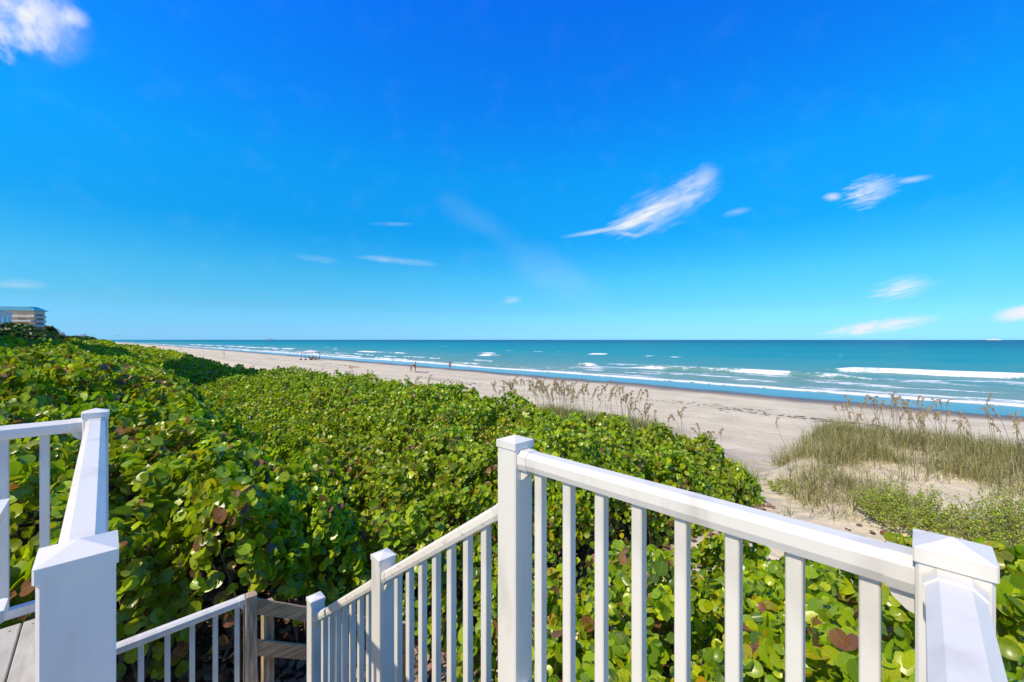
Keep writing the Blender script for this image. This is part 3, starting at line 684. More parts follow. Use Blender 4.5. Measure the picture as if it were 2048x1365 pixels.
def sample_canopy(box, dens, edge, top, size, seed, deep=1.0, rnd=0.8):
    r = np.random.default_rng(seed); s0, s1, t0, t1 = box
    n0 = int((s1 - s0) * (t1 - t0) * dens * 2.2)
    s, t = r.uniform(s0, s1, n0), r.uniform(t0, t1, n0)
    ok = in_view(s, t); s, t = s[ok], t[ok]
    zc, e = canopy(s, t, edge, top, rnd)
    h = 0.12
    gx = (canopy(s + h, t, edge, top, rnd)[0] - zc) / h; gy = (canopy(s, t + h, edge, top, rnd)[0] - zc) / h
    gx, gy = np.clip(gx, -6, 6), np.clip(gy, -6, 6)
    wgt = np.clip(np.sqrt(1 + gx ** 2 + gy ** 2), 1, 4) / 2.2
    ok = (e > 0) & (r.random(len(s)) < wgt); s, t, zc, gx, gy = s[ok], t[ok], zc[ok], gx[ok], gy[ok]
    hole = fbm(s * 2.3 + 31, t * 2.3 + 3, 2) + 0.25 * (fbm(s * 7, t * 7, 1) - 0.5)
    g = ground(s, t)
    n_ = len(s); u = r.random(n_)
    dep = np.where(u < 0.58, r.exponential(0.07, n_), r.uniform(0, deep, n_) ** 1.3 * np.where((s < 3.2) & (t < 6.6) & (t > 3.5), 0.6, 0.9))
    dep = dep + 0.52 * sst(0.465 - hole, 0.0, 0.11)        # dark gaps between the clumps
    # upright shoots standing proud of the canopy
    dep = dep - np.where(r.random(n_) < 0.10, r.uniform(0, 0.16, n_), 0)
    zz = np.maximum(zc - dep, g + 0.05)
    up = np.stack([-gx, -gy, np.ones(n_)], 1); up /= np.linalg.norm(up, axis=1, keepdims=True)
    nr = up * 0.5 + np.array([[-0.7, 0.0, 0.15]]) * 0.6 + r.normal(0, 0.62, (n_, 3))
    nr[:, 2] = np.where(nr[:, 2] < 0, -nr[:, 2] * 0.6, nr[:, 2])
    sz = size[0] + (size[1] - size[0]) * r.beta(1.6, 2.0, n_)
    return s, t, zz, nr, r.uniform(0, 6.283, n_), sz, dep, r
def branches(m, spots, r, hgt=0.25):
    for (s, t, zc) in spots:
        g = ground1(s, t); p0 = Vector((s + r.uniform(-.4, .4), t + r.uniform(-.4, .4), g - 0.05)); p2 = Vector((s, t, zc - r.uniform(0.0, hgt)))
        mid = (p0 + p2) / 2 + Vector((r.uniform(-.15, .15), r.uniform(-.15, .15), r.uniform(0, .1)))
        m.tube([p0, mid, p2], [0.016, 0.011, 0.005], 5)
def bush(label, parts, edge, top, seed, n_single=300, nstem=160, rnd=0.8, group='sea grape thickets'):
    """parts: list of (box, density, size range, template)"""
    s0, s1, t0, t1 = parts[0][0]
    root = empty('sea_grape_bush', P((s0 + s1) / 2, (t0 + t1) / 2, ground1((s0 + s1) / 2, (t0 + t1) / 2)), ROT)
    tag(root, label, 'bush', group)
    base = np.array([(s0 + s1) / 2, (t0 + t1) / 2, root.location.z - EYE])
    for i, (box, dens, size, tpl) in enumerate(parts):
        s, t, z_, nr, sp, sz, dep, r = sample_canopy(box, dens, edge, top, size, seed + i, rnd=rnd)
        pos = np.stack([s, t, z_], 1); warm = np.clip((fbm(s * 0.5 + 13, t * 0.5 + 77, 2) - 0.42) * 2.2, 0, 0.65) * (r.random(len(s)) < 0.55)
        warm = np.where(t > 26, np.maximum(warm, 0.35 * r.random(len(s))), warm)
        cols = leaf_cols(len(s), r, warm)
        brown = (fbm(s * 1.4 + 51, t * 1.4 + 9, 2) > 0.63) & (r.random(len(s)) < 0.16)
        cols[brown] = np.array([(0.26, 0.13, 0.07)]) * r.uniform(.6, 1.3, (int(brown.sum()), 1))
        keep = np.ones(len(s), bool)
        if i == 0 and n_single:
            X_, Y_ = (s - t) / R2, (s + t) / R2
            u, v = 1024 + F * X_ / np.maximum(Y_, .1), 680 - F * z_ / np.maximum(Y_, .1)
            vis = (u > 0) & (u < 2048) & (v < 1365) & (dep < 0.05)
            app = np.where(vis, sz / Y_, 0); idx = np.argsort(-app)[:n_single]; idx = idx[app[idx] > 0]
            keep[idx] = False
            Xf, Yf, Nf = frames(nr[idx], sp[idx])
            for j, q in enumerate(idx):
                o = bpy.data.objects.new('leaf', LEAFV[int(r.integers(len(LEAFV)))]); COL.objects.link(o); o.parent = root
                R = Matrix((Vector(Xf[j]), Vector(Yf[j]), Vector(Nf[j]))).transposed().to_4x4()
                o.matrix_basis = Matrix.Translation(Vector(pos[q] - base)) @ R @ Matrix.Scale(float(sz[q]), 4)
        me = leaves_mesh('foliage', (pos - base)[keep], nr[keep], sp[keep], sz[keep], cols[keep], tpl)
        o = link('foliage', me, root, M_LEAFF if tpl is TM else M_LEAF, smooth=True); o['kind'] = 'stuff'
        if i == 0 and nstem:
            pick = r.choice(len(s), min(nstem, len(s)), replace=False); m = MB()
            branches(m, [(s[k], t[k], z_[k] + 0.05) for k in pick], r)
            m.v = [(a - base[0], b_ - base[1], c - base[2]) for a, b_, c in m.v]
            bo = m.build('stems', M_BARK, root); bo['kind'] = 'stuff'
    return root
BIG = (0.075, 0.185)
def mL(s, t): return np.minimum(m_edge(s, t), 2.15 + 0.3 * (fbm(s * 2, t * 2 + 7) - 0.5) - s + 0.35)
def mM(s, t): return np.minimum(m_edge(s, t), s - 1.7 + 0.3 * (fbm(s * 2, t * 2 + 7) - 0.5) + 0.35)
bush('large-leaved sea grape bush in front of the near right post', [((1.3, 7.0, -7.2, 3.6), 470, (0.05, 0.145), TH)], n_edge, n_top, 100, 300, 200, 0.6)
bush('wide flat-topped sea grape hedge in middle, beyond the stair railing', [((1.4, 11.8, 2.2, 12.0), 550, (0.05, 0.132), TN), ((1.4, 11.8, 12.0, 26.0), 400, (0.06, 0.12), TM)], mM, m_top, 200, 300, 520)
bush('tall sea grape bush at left behind the deck railing', [((-4.0, 2.6, 3.6, 13.0), 370, (0.06, 0.16), TH), ((-6.5, 2.6, 13.0, 26.0), 260, (0.075, 0.145), TM)], mL, m_top, 300, 300, 160)
bush('distant low sea grape thicket running along the beach at left', [((-14, 10.5, 26.0, 60.0), 85, (0.14, 0.23), TM), ((-24, 10, 60, 180.0), 9, (0.44, 0.66), TM)], m_edge, m_top, 400, 0, 0, 1.2)

# shrubs standing above the thicket at the far left
def dome(s, t, zb, rs, rt, h, n_, size, seed, label, name='shrub', tint=(1, 1, 1), cat='shrub', pal=None):
    r = np.random.default_rng(seed); root = empty(name, P(s, t, zb), ROT); tag(root, label, cat)
    a = r.normal(0, 1, (n_, 3)); a /= np.linalg.norm(a, axis=1, keepdims=True); a[:, 2] = np.abs(a[:, 2])
    lump = 0.78 + 0.42 * fbm(a[:, 0] * 2.4 + seed, a[:, 1] * 2.4 + a[:, 2] * 2, 3)
    k = (lump * r.uniform(0.82, 1.0, n_))[:, None]
    pos = a * k * np.array([[rs, rt, h]])
    nr = a * 0.8 + r.normal(0, 0.5, (n_, 3)); nr[:, 2] = np.abs(nr[:, 2])
    cols = (leaf_cols(n_, r) if pal is None else np.array(pal)[r.integers(0, len(pal), n_)] * r.uniform(.7, 1.3, (n_, 1))) * np.array([tint])
    me = leaves_mesh('crown', pos, nr, r.uniform(0, 6.28, n_), r.uniform(size[0], size[1], n_), cols, TM)
    o = link('crown', me, root, M_LEAFF, smooth=True); o['kind'] = 'stuff'
    m = MB()
    for i in range(5):
        an = i * 1.26 + seed; m.tube([(0, 0, -1.5), (rs * .2 * math.cos(an), rt * .2 * math.sin(an), h * .3), (rs * .5 * math.cos(an), rt * .5 * math.sin(an), h * .6)], [0.12, 0.08, 0.03], 6)
    m.build('trunk', M_BARK, root)
    return root
DARKP = [(0.035, 0.085, 0.012), (0.05, 0.11, 0.012), (0.07, 0.13, 0.012), (0.025, 0.055, 0.014)]
dome(-5.8, 60, -1.6, 4.2, 6.5, 2.95, 9000, (0.22, 0.40), 31, 'big dark green rounded shrub below the white buildings', pal=DARKP)
dome(-3.6, 92, -1.6, 2.6, 12, 2.2, 6000, (0.3, 0.5), 32, 'low dark shrub ridge right of the big rounded shrub', pal=DARKP)
dome(-3.0, 112, -1.5, 3.0, 14, 2.0, 5000, (0.3, 0.5), 33, 'farthest dark shrub tapering down toward the beach', pal=DARKP)
dome(-5.4, 84, -1.2, 1.3, 1.3, 2.9, 2600, (0.2, 0.34), 34, 'small brownish tree peeking over the rounded shrub', 'tree', pal=[(0.09, 0.11, 0.03), (0.13, 0.10, 0.04), (0.06, 0.09, 0.03)], cat='tree')
dome(-4.9, 36, -0.95, 1.6, 2.2, 0.75, 2600, (0.12, 0.2), 35, 'bright green low shrub at far left edge', pal=[(0.16, 0.26, 0.012), (0.12, 0.22, 0.012)])
dome(-3.9, 44, -1.0, 1.7, 5.0, 0.55, 3200, (0.14, 0.25), 36, 'grey-green silvery shrub strip before the big dark shrub', pal=[(0.17, 0.20, 0.13), (0.13, 0.17, 0.10), (0.20, 0.22, 0.15)])

# dry leaf litter
r = np.random.default_rng(55)
nl = 5200
s = r.uniform(-0.5, 11.5, nl); t = r.uniform(-1, 8, nl)
near = (s < 3.2) & (t > 4.2); pr = np.where(near, 1.0, np.where((m_edge(s, t) > -0.4) | (n_edge(s, t) > -0.4), 0.55, 0.05)); ok = r.random(nl) < pr; s, t = s[ok], t[ok]
s2 = r.uniform(0.6, 3.2, 900); t2 = r.uniform(4.3, 7.2, 900); s = np.concatenate([s, s2]); t = np.concatenate([t, t2])
pos = np.stack([s, t, ground(s, t) + r.uniform(0.015, 0.06, len(s))], 1)
nr = np.stack([r.normal(0, .35, len(s)), r.normal(0, .35, len(s)), np.ones(len(s))], 1)
dc = np.array([(0.30, 0.17, 0.11), (0.38, 0.24, 0.17), (0.22, 0.11, 0.07), (0.42, 0.30, 0.22)])[r.integers(0, 4, len(s))] * r.uniform(.7, 1.1, (len(s), 1))
lo = link('leaf_litter', leaves_mesh('leaf_litter', pos, nr, r.uniform(0, 6.28, len(s)), r.uniform(.07, .15, len(s)), dc, TN), None, M_DRY, (0, 0, EYE), ROT, True)
tag(lo, 'fallen pinkish brown dry leaves lying under the bushes', 'leaf litter', kind='stuff')

# ------------------------------------------------------------------ dune grass (uncountable) and sea oats plants
def blades(base, n_per, hgt, r, lean=(-0.06, 0.0), spread=0.22, width=0.007, cols=None):
    B = np.repeat(base, n_per, 0); n_ = len(B)
    B = B + np.stack([r.normal(0, spread * .5, n_), r.normal(0, spread * .5, n_), np.zeros(n_)], 1)
    h = r.uniform(hgt[0], hgt[1], n_); an = r.uniform(0, 6.283, n_); ln = np.abs(r.normal(0.0, 0.95, n_)) * h
    dx, dy = np.cos(an) * ln + lean[0] * h, np.sin(an) * ln + lean[1] * h
    wx, wy = -np.sin(an) * width, np.cos(an) * width
    o = np.zeros(n_)
    p0a = B + np.stack([wx, wy, o], 1); p0b = B - np.stack([wx, wy, o], 1)
    m_ = B + np.stack([dx * .38, dy * .38, h * (.62 - .12 * np.clip(ln / h, 0, 1.5))], 1)
    p1a = m_ + np.stack([wx, wy, o], 1) * .8; p1b = m_ - np.stack([wx, wy, o], 1) * .8
    tp = B + np.stack([dx, dy, h * np.clip(1 - (ln / h) ** 2 * .35, .12, 1)], 1)
    V = np.stack([p0a, p0b, p1a, p1b, tp], 1).reshape(-1, 3)
    k = np.arange(n_)[:, None] * 5
    Fc = np.concatenate([k + [[0, 1, 3]], k + [[0, 3, 2]], k + [[2, 3, 4]]], 1).reshape(-1, 3)
    C = np.array(cols)[r.integers(0, len(cols), n_)] * r.uniform(.75, 1.2, (n_, 1))
    return V, Fc, np.repeat(C, 5, 0)
def grass_obj(name, label, s, t, n_per, hgt, cols, r, **kw):
    base = np.stack([s, t, ground(s, t) - 0.02], 1)
    V, Fc, C = blades(base, n_per, hgt, r, cols=cols, **kw)
    me = np_mesh(name, V, Fc); attr_col(me, 'Col', C)
    o = link(name, me, None, M_GRASS, (0, 0, EYE), ROT); return tag(o, label, 'grass', kind='stuff')
GC = [(0.46, 0.37, 0.19), (0.54, 0.44, 0.25), (0.30, 0.36, 0.10), (0.25, 0.33, 0.09), (0.38, 0.35, 0.15), (0.62, 0.53, 0.33), (0.48, 0.38, 0.20), (0.34, 0.37, 0.13), (0.13, 0.13, 0.05), (0.15, 0.11, 0.06)]  # last two dark tones put shadow contrast into the blade colours
GG = [(0.19, 0.30, 0.055), (0.23, 0.31, 0.07), (0.15, 0.25, 0.05), (0.34, 0.30, 0.13)]
r = np.random.default_rng(77)
def scatter(n_, s0, s1, t0, t1, f):
    s = r.uniform(s0, s1, n_); t = r.uniform(t0, t1, n_); ok = r.random(n_) < f(s, t); return s[ok], t[ok]
# right dune: patchy, bare sand pockets in front, dense on the crest
def fr_(s, t):
    p = fbm(s * 0.55 + 3, t * 0.55 + 8, 3)
    crest = sst(s, 14.2, 16.0) * (1 - sst(s, 20.5, 22.5))
    front = sst(p, 0.46, 0.60) * sst(s, 10.3, 12) * 0.8
    edge = sst(3.7 - t - 0.38 * np.abs(s - 16), 0.0, 0.7)
    bare = 1 - 0.9 * np.exp(-((s - 14.2) / 1.1) ** 2) * sst(1.6 - t, 0, 1) * sst(p, 0.35, 0.5)
    tuft = 0.9 * np.exp(-(((s - 13.2) / 0.9) ** 2 + ((t - 1.35) / 0.8) ** 2)) + 0.5 * np.exp(-(((s - 12.2) / 0.8) ** 2 + ((t - 1.2) / 0.6) ** 2))
    thin = 0.26 + 0.74 * sst(fbm(s * 1.4 + 20, t * 1.4, 2), 0.40, 0.56)
    return np.clip(((crest * 0.9 + front) * edge * bare + tuft) * thin, 0, 1)
s, t = scatter(5800, 9.8, 23, -12, 4.0, fr_)
grass_obj('dune_grass', 'dry tan and green dune grass covering the right dune', s, t, 24, (0.12, 0.72), GC, r, spread=0.30, width=0.0052)
s, t = scatter(420, 11.0, 15.2, 3.6, 11.5, lambda s, t: sst(s + 0.12 * (t - 4), 11.2, 11.9) * (1 - sst(s, 13.4, 14.8)))
grass_obj('dune_grass', 'green dune grass strip behind the middle hedge', s, t, 40, (0.25, 0.60), GG + GC[:3], r, spread=0.4, width=0.007)
s, t = scatter(700, 8.0, 13.5, 12, 110, lambda s, t: np.where(np.abs(s - np.interp(t, [12, 34, 84, 110], [11.6, 9.4, 9.2, 8.4])) < 1.3, 0.55 * sst(fbm(s * .3, t * .12), .42, .55), 0))
grass_obj('dune_grass', 'pale green grass along the seaward edge of the far thicket', s, t, 30, (0.3, 0.7), GG, r, spread=0.8, width=0.014)
# bare thin stems standing in the right dune grass
# light green beach scrub at right
def scrub(s, t, rs, rt, h, label, seed, n_=2600):
    r2 = np.random.default_rng(seed); g = ground1(s, t); root = empty('beach_shrub', P(s, t, g)); tag(root, label, 'shrub', 'light green beach shrubs on the right dune')
    ns = n_ // 34; m = MB(); pos = []
    for i in range(ns):
        an = r2.uniform(0, 6.28); k = math.sqrt(r2.uniform(0, 1)); bx, by = rs * k * .8 * math.cos(an), rt * k * .8 * math.sin(an)
        hh = h * r2.uniform(.45, 1.05) * (1 - .35 * k * k) * (0.55 + 0.75 * float(vnoise(bx * 2.2 + seed, by * 2.2)))
        tip = Vector((bx * 1.15 + r2.normal(0, .12), by * 1.15 + r2.normal(0, .12), hh)); b0 = Vector((bx * .75, by * .75, ground1(s + bx * .75, t + by * .75) - g - .02))
        mid = b0.lerp(tip, .5) + Vector((r2.normal(0, .05), r2.normal(0, .05), 0)); m.tube([b0, mid, tip], [.006, .005, .0025], 4)
        for q in range(34):
            kk = r2.uniform(.35, 1.04); p_ = b0.lerp(mid, kk * 2) if kk < .5 else mid.lerp(tip, kk * 2 - 1); pos.append((p_.x + r2.normal(0, .028), p_.y + r2.normal(0, .028), p_.z + r2.normal(0, .02)))
    pos = np.array(pos); n_ = len(pos); nr = r2.normal(0, .7, (n_, 3)) + np.array([[-.3, 0, .5]]); nr[:, 2] = np.abs(nr[:, 2])
    cc = np.array([(0.38, 0.50, 0.035), (0.30, 0.42, 0.035), (0.45, 0.55, 0.06), (0.22, 0.30, 0.04), (0.42, 0.34, 0.15)])[r2.integers(0, 5, n_)] * r2.uniform(.8, 1.2, (n_, 1))
    o = link('foliage', leaves_mesh('foliage', pos, nr, r2.uniform(0, 6.28, n_), r2.uniform(.014, .036, n_), cc, TM), root, M_LEAFF); o['kind'] = 'stuff'
    so_ = m.build('stems', M_TWIG, root); so_['kind'] = 'stuff'
M_TWIG = noise_mat('pale_twig', (0.20, 0.15, 0.09), (0.36, 0.28, 0.18), 9, 0.9)
scrub(11.9, 0.2, 1.1, 0.9, 0.75, 'light green scrubby beach shrub nearest the sand path', 61, 7500)
scrub(11.8, -1.3, 1.2, 1.1, 0.95, 'light green scrubby beach shrub just above right post cap', 62, 9500)
scrub(11.2, -2.8, 1.1, 1.1, 0.95, 'light green scrubby beach shrub at right edge of photo', 63, 8500)
scrub(9.8, -1.3, 1.0, 1.0, 0.8, 'low beach shrub close behind the right post cap', 64, 7000)
scrub(9.9, -3.2, 1.0, 1.0, 0.85, 'beach shrub lowest at the right edge of photo', 66, 7000)
scrub(8.6, -0.1, 0.8, 0.8, 0.6, 'low twiggy shrub between sand path and large-leaved bush', 67, 4500)
scrub(13.2, 2.6, 0.5, 0.4, 0.22, 'tiny green creeping plant beside sand path', 65, 1200)

M_OAT = noise_mat('sea_oat_straw', (0.30, 0.22, 0.12), (0.46, 0.35, 0.20), 30, 0.8)
M_STEM = noise_mat('sea_oat_stem', (0.20, 0.17, 0.07), (0.33, 0.27, 0.13), 12, 0.8)
def sea_oat(s, t, ns, hgt, r2, label, group):
    g = ground1(s, t); root = empty('sea_oats_plant', P(s, t, g), 0); tag(root, label, 'sea oats', group)
    for i in range(ns):
        h = hgt * r2.uniform(.72, 1.08); lx = r2.normal(-0.13, 0.20) * h; ly = r2.normal(0, .15) * h
        bx, by = r2.normal(0, .30), r2.normal(0, .30)
        fn = lambda k: Vector((bx + lx * k ** 1.7, by + ly * k ** 1.7, h * k))
        pts = [fn(k) for k in (0, .35, .7, .9)]
        dr_ = r2.choice((-1, 1), p=(.30, .70)) * r2.uniform(.05, .16)
        hl = r2.uniform(.55, 1.35); dr_ *= hl
        e0 = fn(.9); hd = [e0, e0 + Vector((dr_ * .3 + lx * .14, 0, .14 * hl)), e0 + Vector((dr_ * .9 + lx * .2, .0, .25 * hl)), e0 + Vector((dr_ * 1.5 + lx * .2, 0, .24 * hl))]
        m = MB(); m.tube(pts + hd[1:], [.006, .0055, .005, .0045, .0035, .0028, .002], 4); so_ = m.build('stalk', M_STEM, root)
        m = MB()
        for q in range(24):
            k = q / 23 * 2.99; a_ = int(k); p = hd[a_].lerp(hd[a_ + 1], k - a_) if a_ < 3 else hd[3]
            L = r2.uniform(.07, .125) * (1 - .4 * q / 23); wd = .015
            dd = Vector((r2.normal(.25 * np.sign(dr_), .35), r2.normal(0, .4), -r2.uniform(.45, 1.0))).normalized(); sd_ = dd.cross(Vector((0, 1, .2))).normalized() * wd; dp_ = dd.cross(sd_).normalized() * wd * .5
            c = p + dd * L * .5
            m.add([p, c + sd_, c + dp_, c - sd_, c - dp_, p + dd * L], [[0, 1, 2], [0, 2, 3], [0, 3, 4], [0, 4, 1], [5, 2, 1], [5, 3, 2], [5, 4, 3], [5, 1, 4]])
        m.build('seed_head', M_OAT, so_)
r2 = np.random.default_rng(90)
GL = 'sea oats behind the middle hedge'; GR = 'sea oats on the right dune crest'; GF = 'sea oats beyond the hedge at left'
for i in range(32):
    s = r2.uniform(12.0, 14.2); t = r2.uniform(3.9, 13.0); sea_oat(s, t, int(r2.integers(3, 6)), 1.35, r2, 'sea oats plant with tan seed heads on grass strip behind hedge', GL)
for i in range(34):
    s = r2.uniform(14.8, 19.6); t = r2.uniform(-6.5, 1.6) ; sea_oat(s, t, int(r2.integers(3, 6)), 1.45, r2, 'sea oats plant with tan seed heads on right dune crest', GR)
sea_oat(16.0, 3.0, 1, 1.3, r2, 'lone leaning sea oat at left end of right dune', None)
for i in range(14):
    t = r2.uniform(13.5, 34); s = np.interp(t, [12, 34], [11.9, 9.6]) + r2.uniform(-.2, .9); sea_oat(float(s), float(t), int(r2.integers(2, 5)), 1.25, r2, 'sea oats plant rising over far hedge against sand', GF)

# seaweed wrack on the sand
r = np.random.default_rng(101); V, Fq = [], []
def wrack(s0, t0, ln, n_, wd=0.5):
    for i in range(n_):
        t = t0 + r.uniform(-ln, ln); s = s0 + r.normal(0, wd); g = ground1(s, t) + 0.012; a = r.normal(1.57, .5); L = r.uniform(.05, .35); w = r.uniform(.02, .07)
        c, sn = math.cos(a), math.sin(a); k = len(V)
        hh = r.uniform(.015, .05)
        V.extend([(s + c * L, t + sn * L, g), (s - sn * w, t + c * w, g), (s - c * L, t - sn * L, g), (s + sn * w, t - c * w, g), (s, t, g + hh)])
        Fq.extend([(k, k + 1, k + 4), (k + 1, k + 2, k + 4), (k + 2, k + 3, k + 4), (k + 3, k, k + 4)])
wrack(35, 6.5, 5, 80); wrack(36.5, 12, 4, 35); wrack(33, 46, 7, 110, .6); wrack(31.5, 42, 5, 60); wrack(37, 92, 9, 110, .6); wrack(33, 88, 8, 50); wrack(36, 20, 9, 30); wrack(34, 130, 14, 90, .8); wrack(30, 200, 30, 120, 1.5); wrack(35, 0, 5, 20)
M_WRACK = noise_mat('seaweed', (0.05, 0.04, 0.03), (0.12, 0.09, 0.06), 8, 0.8)
wo_ = link('seaweed', np_mesh('seaweed', np.array(V), np.array(Fq)), None, M_WRACK, (0, 0, EYE), ROT); tag(wo_, 'dark dried seaweed scattered along the beach', 'seaweed', kind='stuff')

# ------------------------------------------------------------------ things on the beach
def at(u, v, z_):                     # shore coordinates of a point at height z_ seen at photo pixel (u, v)
    y = F * (-z_) / (v - 680); x = y * (u - 1024) / F
    return (x + y) / R2, (y - x) / R2
M_SKIN = noise_mat('skin', (0.26, 0.13, 0.08), (0.34, 0.18, 0.12), 4, 0.6)
M_HAIRD = noise_mat('dark_hair', (0.025, 0.015, 0.01), (0.05, 0.03, 0.02), 20, 0.6)
def cloth(name, c): return noise_mat(name, tuple(x * .8 for x in c), c, 6, 0.85)
def skin_obj(name, joints, edges, radii, m_, parent, sub=1):
    me = bpy.data.meshes.new(name); me.from_pydata([Vector(j) for j in joints], edges, []); me.materials.append(m_)
    o = bpy.data.objects.new(name, me); COL.objects.link(o); o.parent = parent
    sk = o.modifiers.new('skin', 'SKIN'); sk.use_smooth_shade = True
    sv = me.skin_vertices[0].data
    for i, rr in enumerate(radii): sv[i].radius = rr if isinstance(rr, tuple) else (rr, rr)
    for i in range(len(joints)): sv[i].use_root = (i == 0)
    ss = o.modifiers.new('sub', 'SUBSURF'); ss.levels = sub; ss.render_levels = sub
    return o
def person(loc, rz, label, outfit, hair=M_HAIRD, pose='stand', scale=1.0, top=None, group=None):
    root = empty('person', loc, rz); root.scale = (scale,) * 3; tag(root, label, 'person', group)
    if pose == 'bend':   # bent forward at the hips (towards +x)
        J = dict(pel=(0, 0, .95), belly=(.16, 0, 1.10), chest=(.36, 0, 1.22), neck=(.52, 0, 1.27), head=(.62, 0, 1.22), top=(.70, 0, 1.12))
        sh = (.44, 1.22); arm = [(.50, .95), (.58, .72)]
    elif pose == 'sit':
        J = dict(pel=(0, 0, .30), belly=(-.06, 0, .50), chest=(-.10, 0, .72), neck=(-.10, 0, .90), head=(-.09, 0, 1.0), top=(-.09, 0, 1.14))
        sh = (-.10, .84); arm = [(.02, .58), (.22, .45)]
    else:
        J = dict(pel=(0, 0, .95), belly=(.01, 0, 1.12), chest=(0, 0, 1.30), neck=(0, 0, 1.48), head=(.02, 0, 1.58), top=(.02, 0, 1.72))
        sh = (0, 1.42); arm = [(.02, 1.14), (.10, .90)]
    js, ra, ed = [], [], []
    def add(p, r_, par=None):
        js.append(p); ra.append(r_); i = len(js) - 1
        if par is not None: ed.append((par, i))
        return i
    pe = add(J['pel'], (.15, .11)); be = add(J['belly'], (.135, .10), pe); c_ = add(J['chest'], (.155, .11), be); ne = add(J['neck'], .055, c_); he = add(J['head'], .095, ne); add(J['top'], .085, he)
    for sg in (1, -1):
        s_ = add((sh[0], sg * .19, sh[1]), .055, c_); e_ = add((arm[0][0], sg * .24, arm[0][1]), .042, s_); w_ = add((arm[1][0], sg * .20, arm[1][1]), .03, e_); add((arm[1][0] + .05, sg * .19, arm[1][1] - .09), .028, w_)
        if pose == 'sit':
            k = add((.42, sg * .11, .36), .062, pe); a_ = add((.55, sg * .11, .06), .04, k); add((.70, sg * .11, .03), .035, a_)
        else:
            hp = add((0, sg * .10, .86), .085, pe); k = add((.03 + (.05 if sg > 0 else -.05), sg * .11, .48), .06, hp); a_ = add(((.06 if sg > 0 else -.06), sg * .11, .08), .038, k); add(((.06 if sg > 0 else -.06) + .13, sg * .12, .03), .035, a_)
    skin_obj('body', js, ed, ra, M_SKIN, root)
    hv = Vector(J['top']); hd = Vector(J['head'])
    bm = bmesh.new(); bmesh.ops.create_icosphere(bm, subdivisions=2, radius=1.0)
    for v in bm.verts: v.co = Vector((v.co.x * .115 - .025, v.co.y * .105, v.co.z * .10 - (0.05 if v.co.x < 0 else 0)))
    me = bpy.data.meshes.new('hair'); bm.to_mesh(me); bm.free(); link('hair', me, root, hair, hd.lerp(hv, .75), smooth=True)
    p, q = Vector(J['pel']), Vector(J['belly'])
    tr = [p + Vector((0, 0, -.10)) if pose != 'sit' else p + Vector((.08, 0, 0)), p, p.lerp(q, .6)]
    skin_obj('swimwear', tr, [(0, 1), (1, 2)], [(.165, .125), (.175, .13), (.155, .115)], outfit, root)
    if top is not None:
        c2 = Vector(J['chest']); skin_obj('top', [q.lerp(c2, .6), c2, c2.lerp(Vector(J['neck']), .3)], [(0, 1), (1, 2)], [(.155, .115), (.172, .125), (.12, .09)], top, root)
    return root
def ploc(u, v, z_=None):
    z_ = -5.6 if z_ is None else z_
    for _ in range(4):
        s, t = at(u, v, z_); z_ = ground1(s, t)
    return P(s, t, z_ + 0.01)
C_NAVY, C_BLUE, C_RED, C_BLACK, C_PINK, C_WHITE, C_ORANGE = (cloth(nm, c) for nm, c in (('navy_cloth', (.02, .03, .10)), ('blue_cloth', (.03, .12, .45)), ('red_cloth', (.40, .03, .04)), ('black_cloth', (.015, .015, .02)), ('pink_cloth', (.65, .10, .22)), ('white_cloth', (.75, .75, .75)), ('orange_cloth', (.7, .2, .05))))
person(ploc(822, 744), 0, 'person in dark navy shorts bending forward beside striped towel', C_NAVY, pose='bend', scale=1.02)
person(ploc(831, 743.5), rad(200), 'person in dark swimsuit standing beside bending companion at towel', C_BLACK, scale=.98, top=C_BLACK)
person(ploc(900, 740.5), rad(100), 'lone person in red swimwear walking at water edge', C_RED, scale=.95, top=C_RED)
# towel
def towel(u, v, L, Wd, rz, cols, label):
    o = empty('beach_towel', ploc(u, v) + Vector((0, 0, .015)), rz); tag(o, label, 'towel')
    n_ = len(cols)
    for i, c in enumerate(cols):
        x0, x1 = -L / 2 + L * i / n_, -L / 2 + L * (i + 1) / n_; vs, fs = [], []
        for a in range(4):
            for b_ in range(5):
                x = x0 + (x1 - x0) * a / 3; y = -Wd / 2 + Wd * b_ / 4; vs.append((x, y, .012 * math.sin(x * 7 + y * 3) + .02))
        nv = len(vs); vs += [(x, y, zz - .012) for x, y, zz in vs]
        for a in range(3):
            for b_ in range(4):
                q = a * 5 + b_; fs.append([q, q + 1, q + 6, q + 5]); fs.append([nv + q, nv + q + 5, nv + q + 6, nv + q + 1])
        for b_ in range(4): fs.append([b_, nv + b_, nv + b_ + 1, b_ + 1]); fs.append([15 + b_, 16 + b_, nv + 16 + b_, nv + 15 + b_])
        for a in range(3): fs.append([a * 5, a * 5 + 5, nv + a * 5 + 5, nv + a * 5]); fs.append([a * 5 + 4, nv + a * 5 + 4, nv + a * 5 + 9, a * 5 + 9])
        MB().add(vs, fs).build('stripe', c, o)
towel(843, 745, 2.2, 1.2, rad(-6), [C_NAVY, C_BLUE, C_PINK, C_PINK, C_BLACK], 'striped blue and pink beach towel laid on the sand')
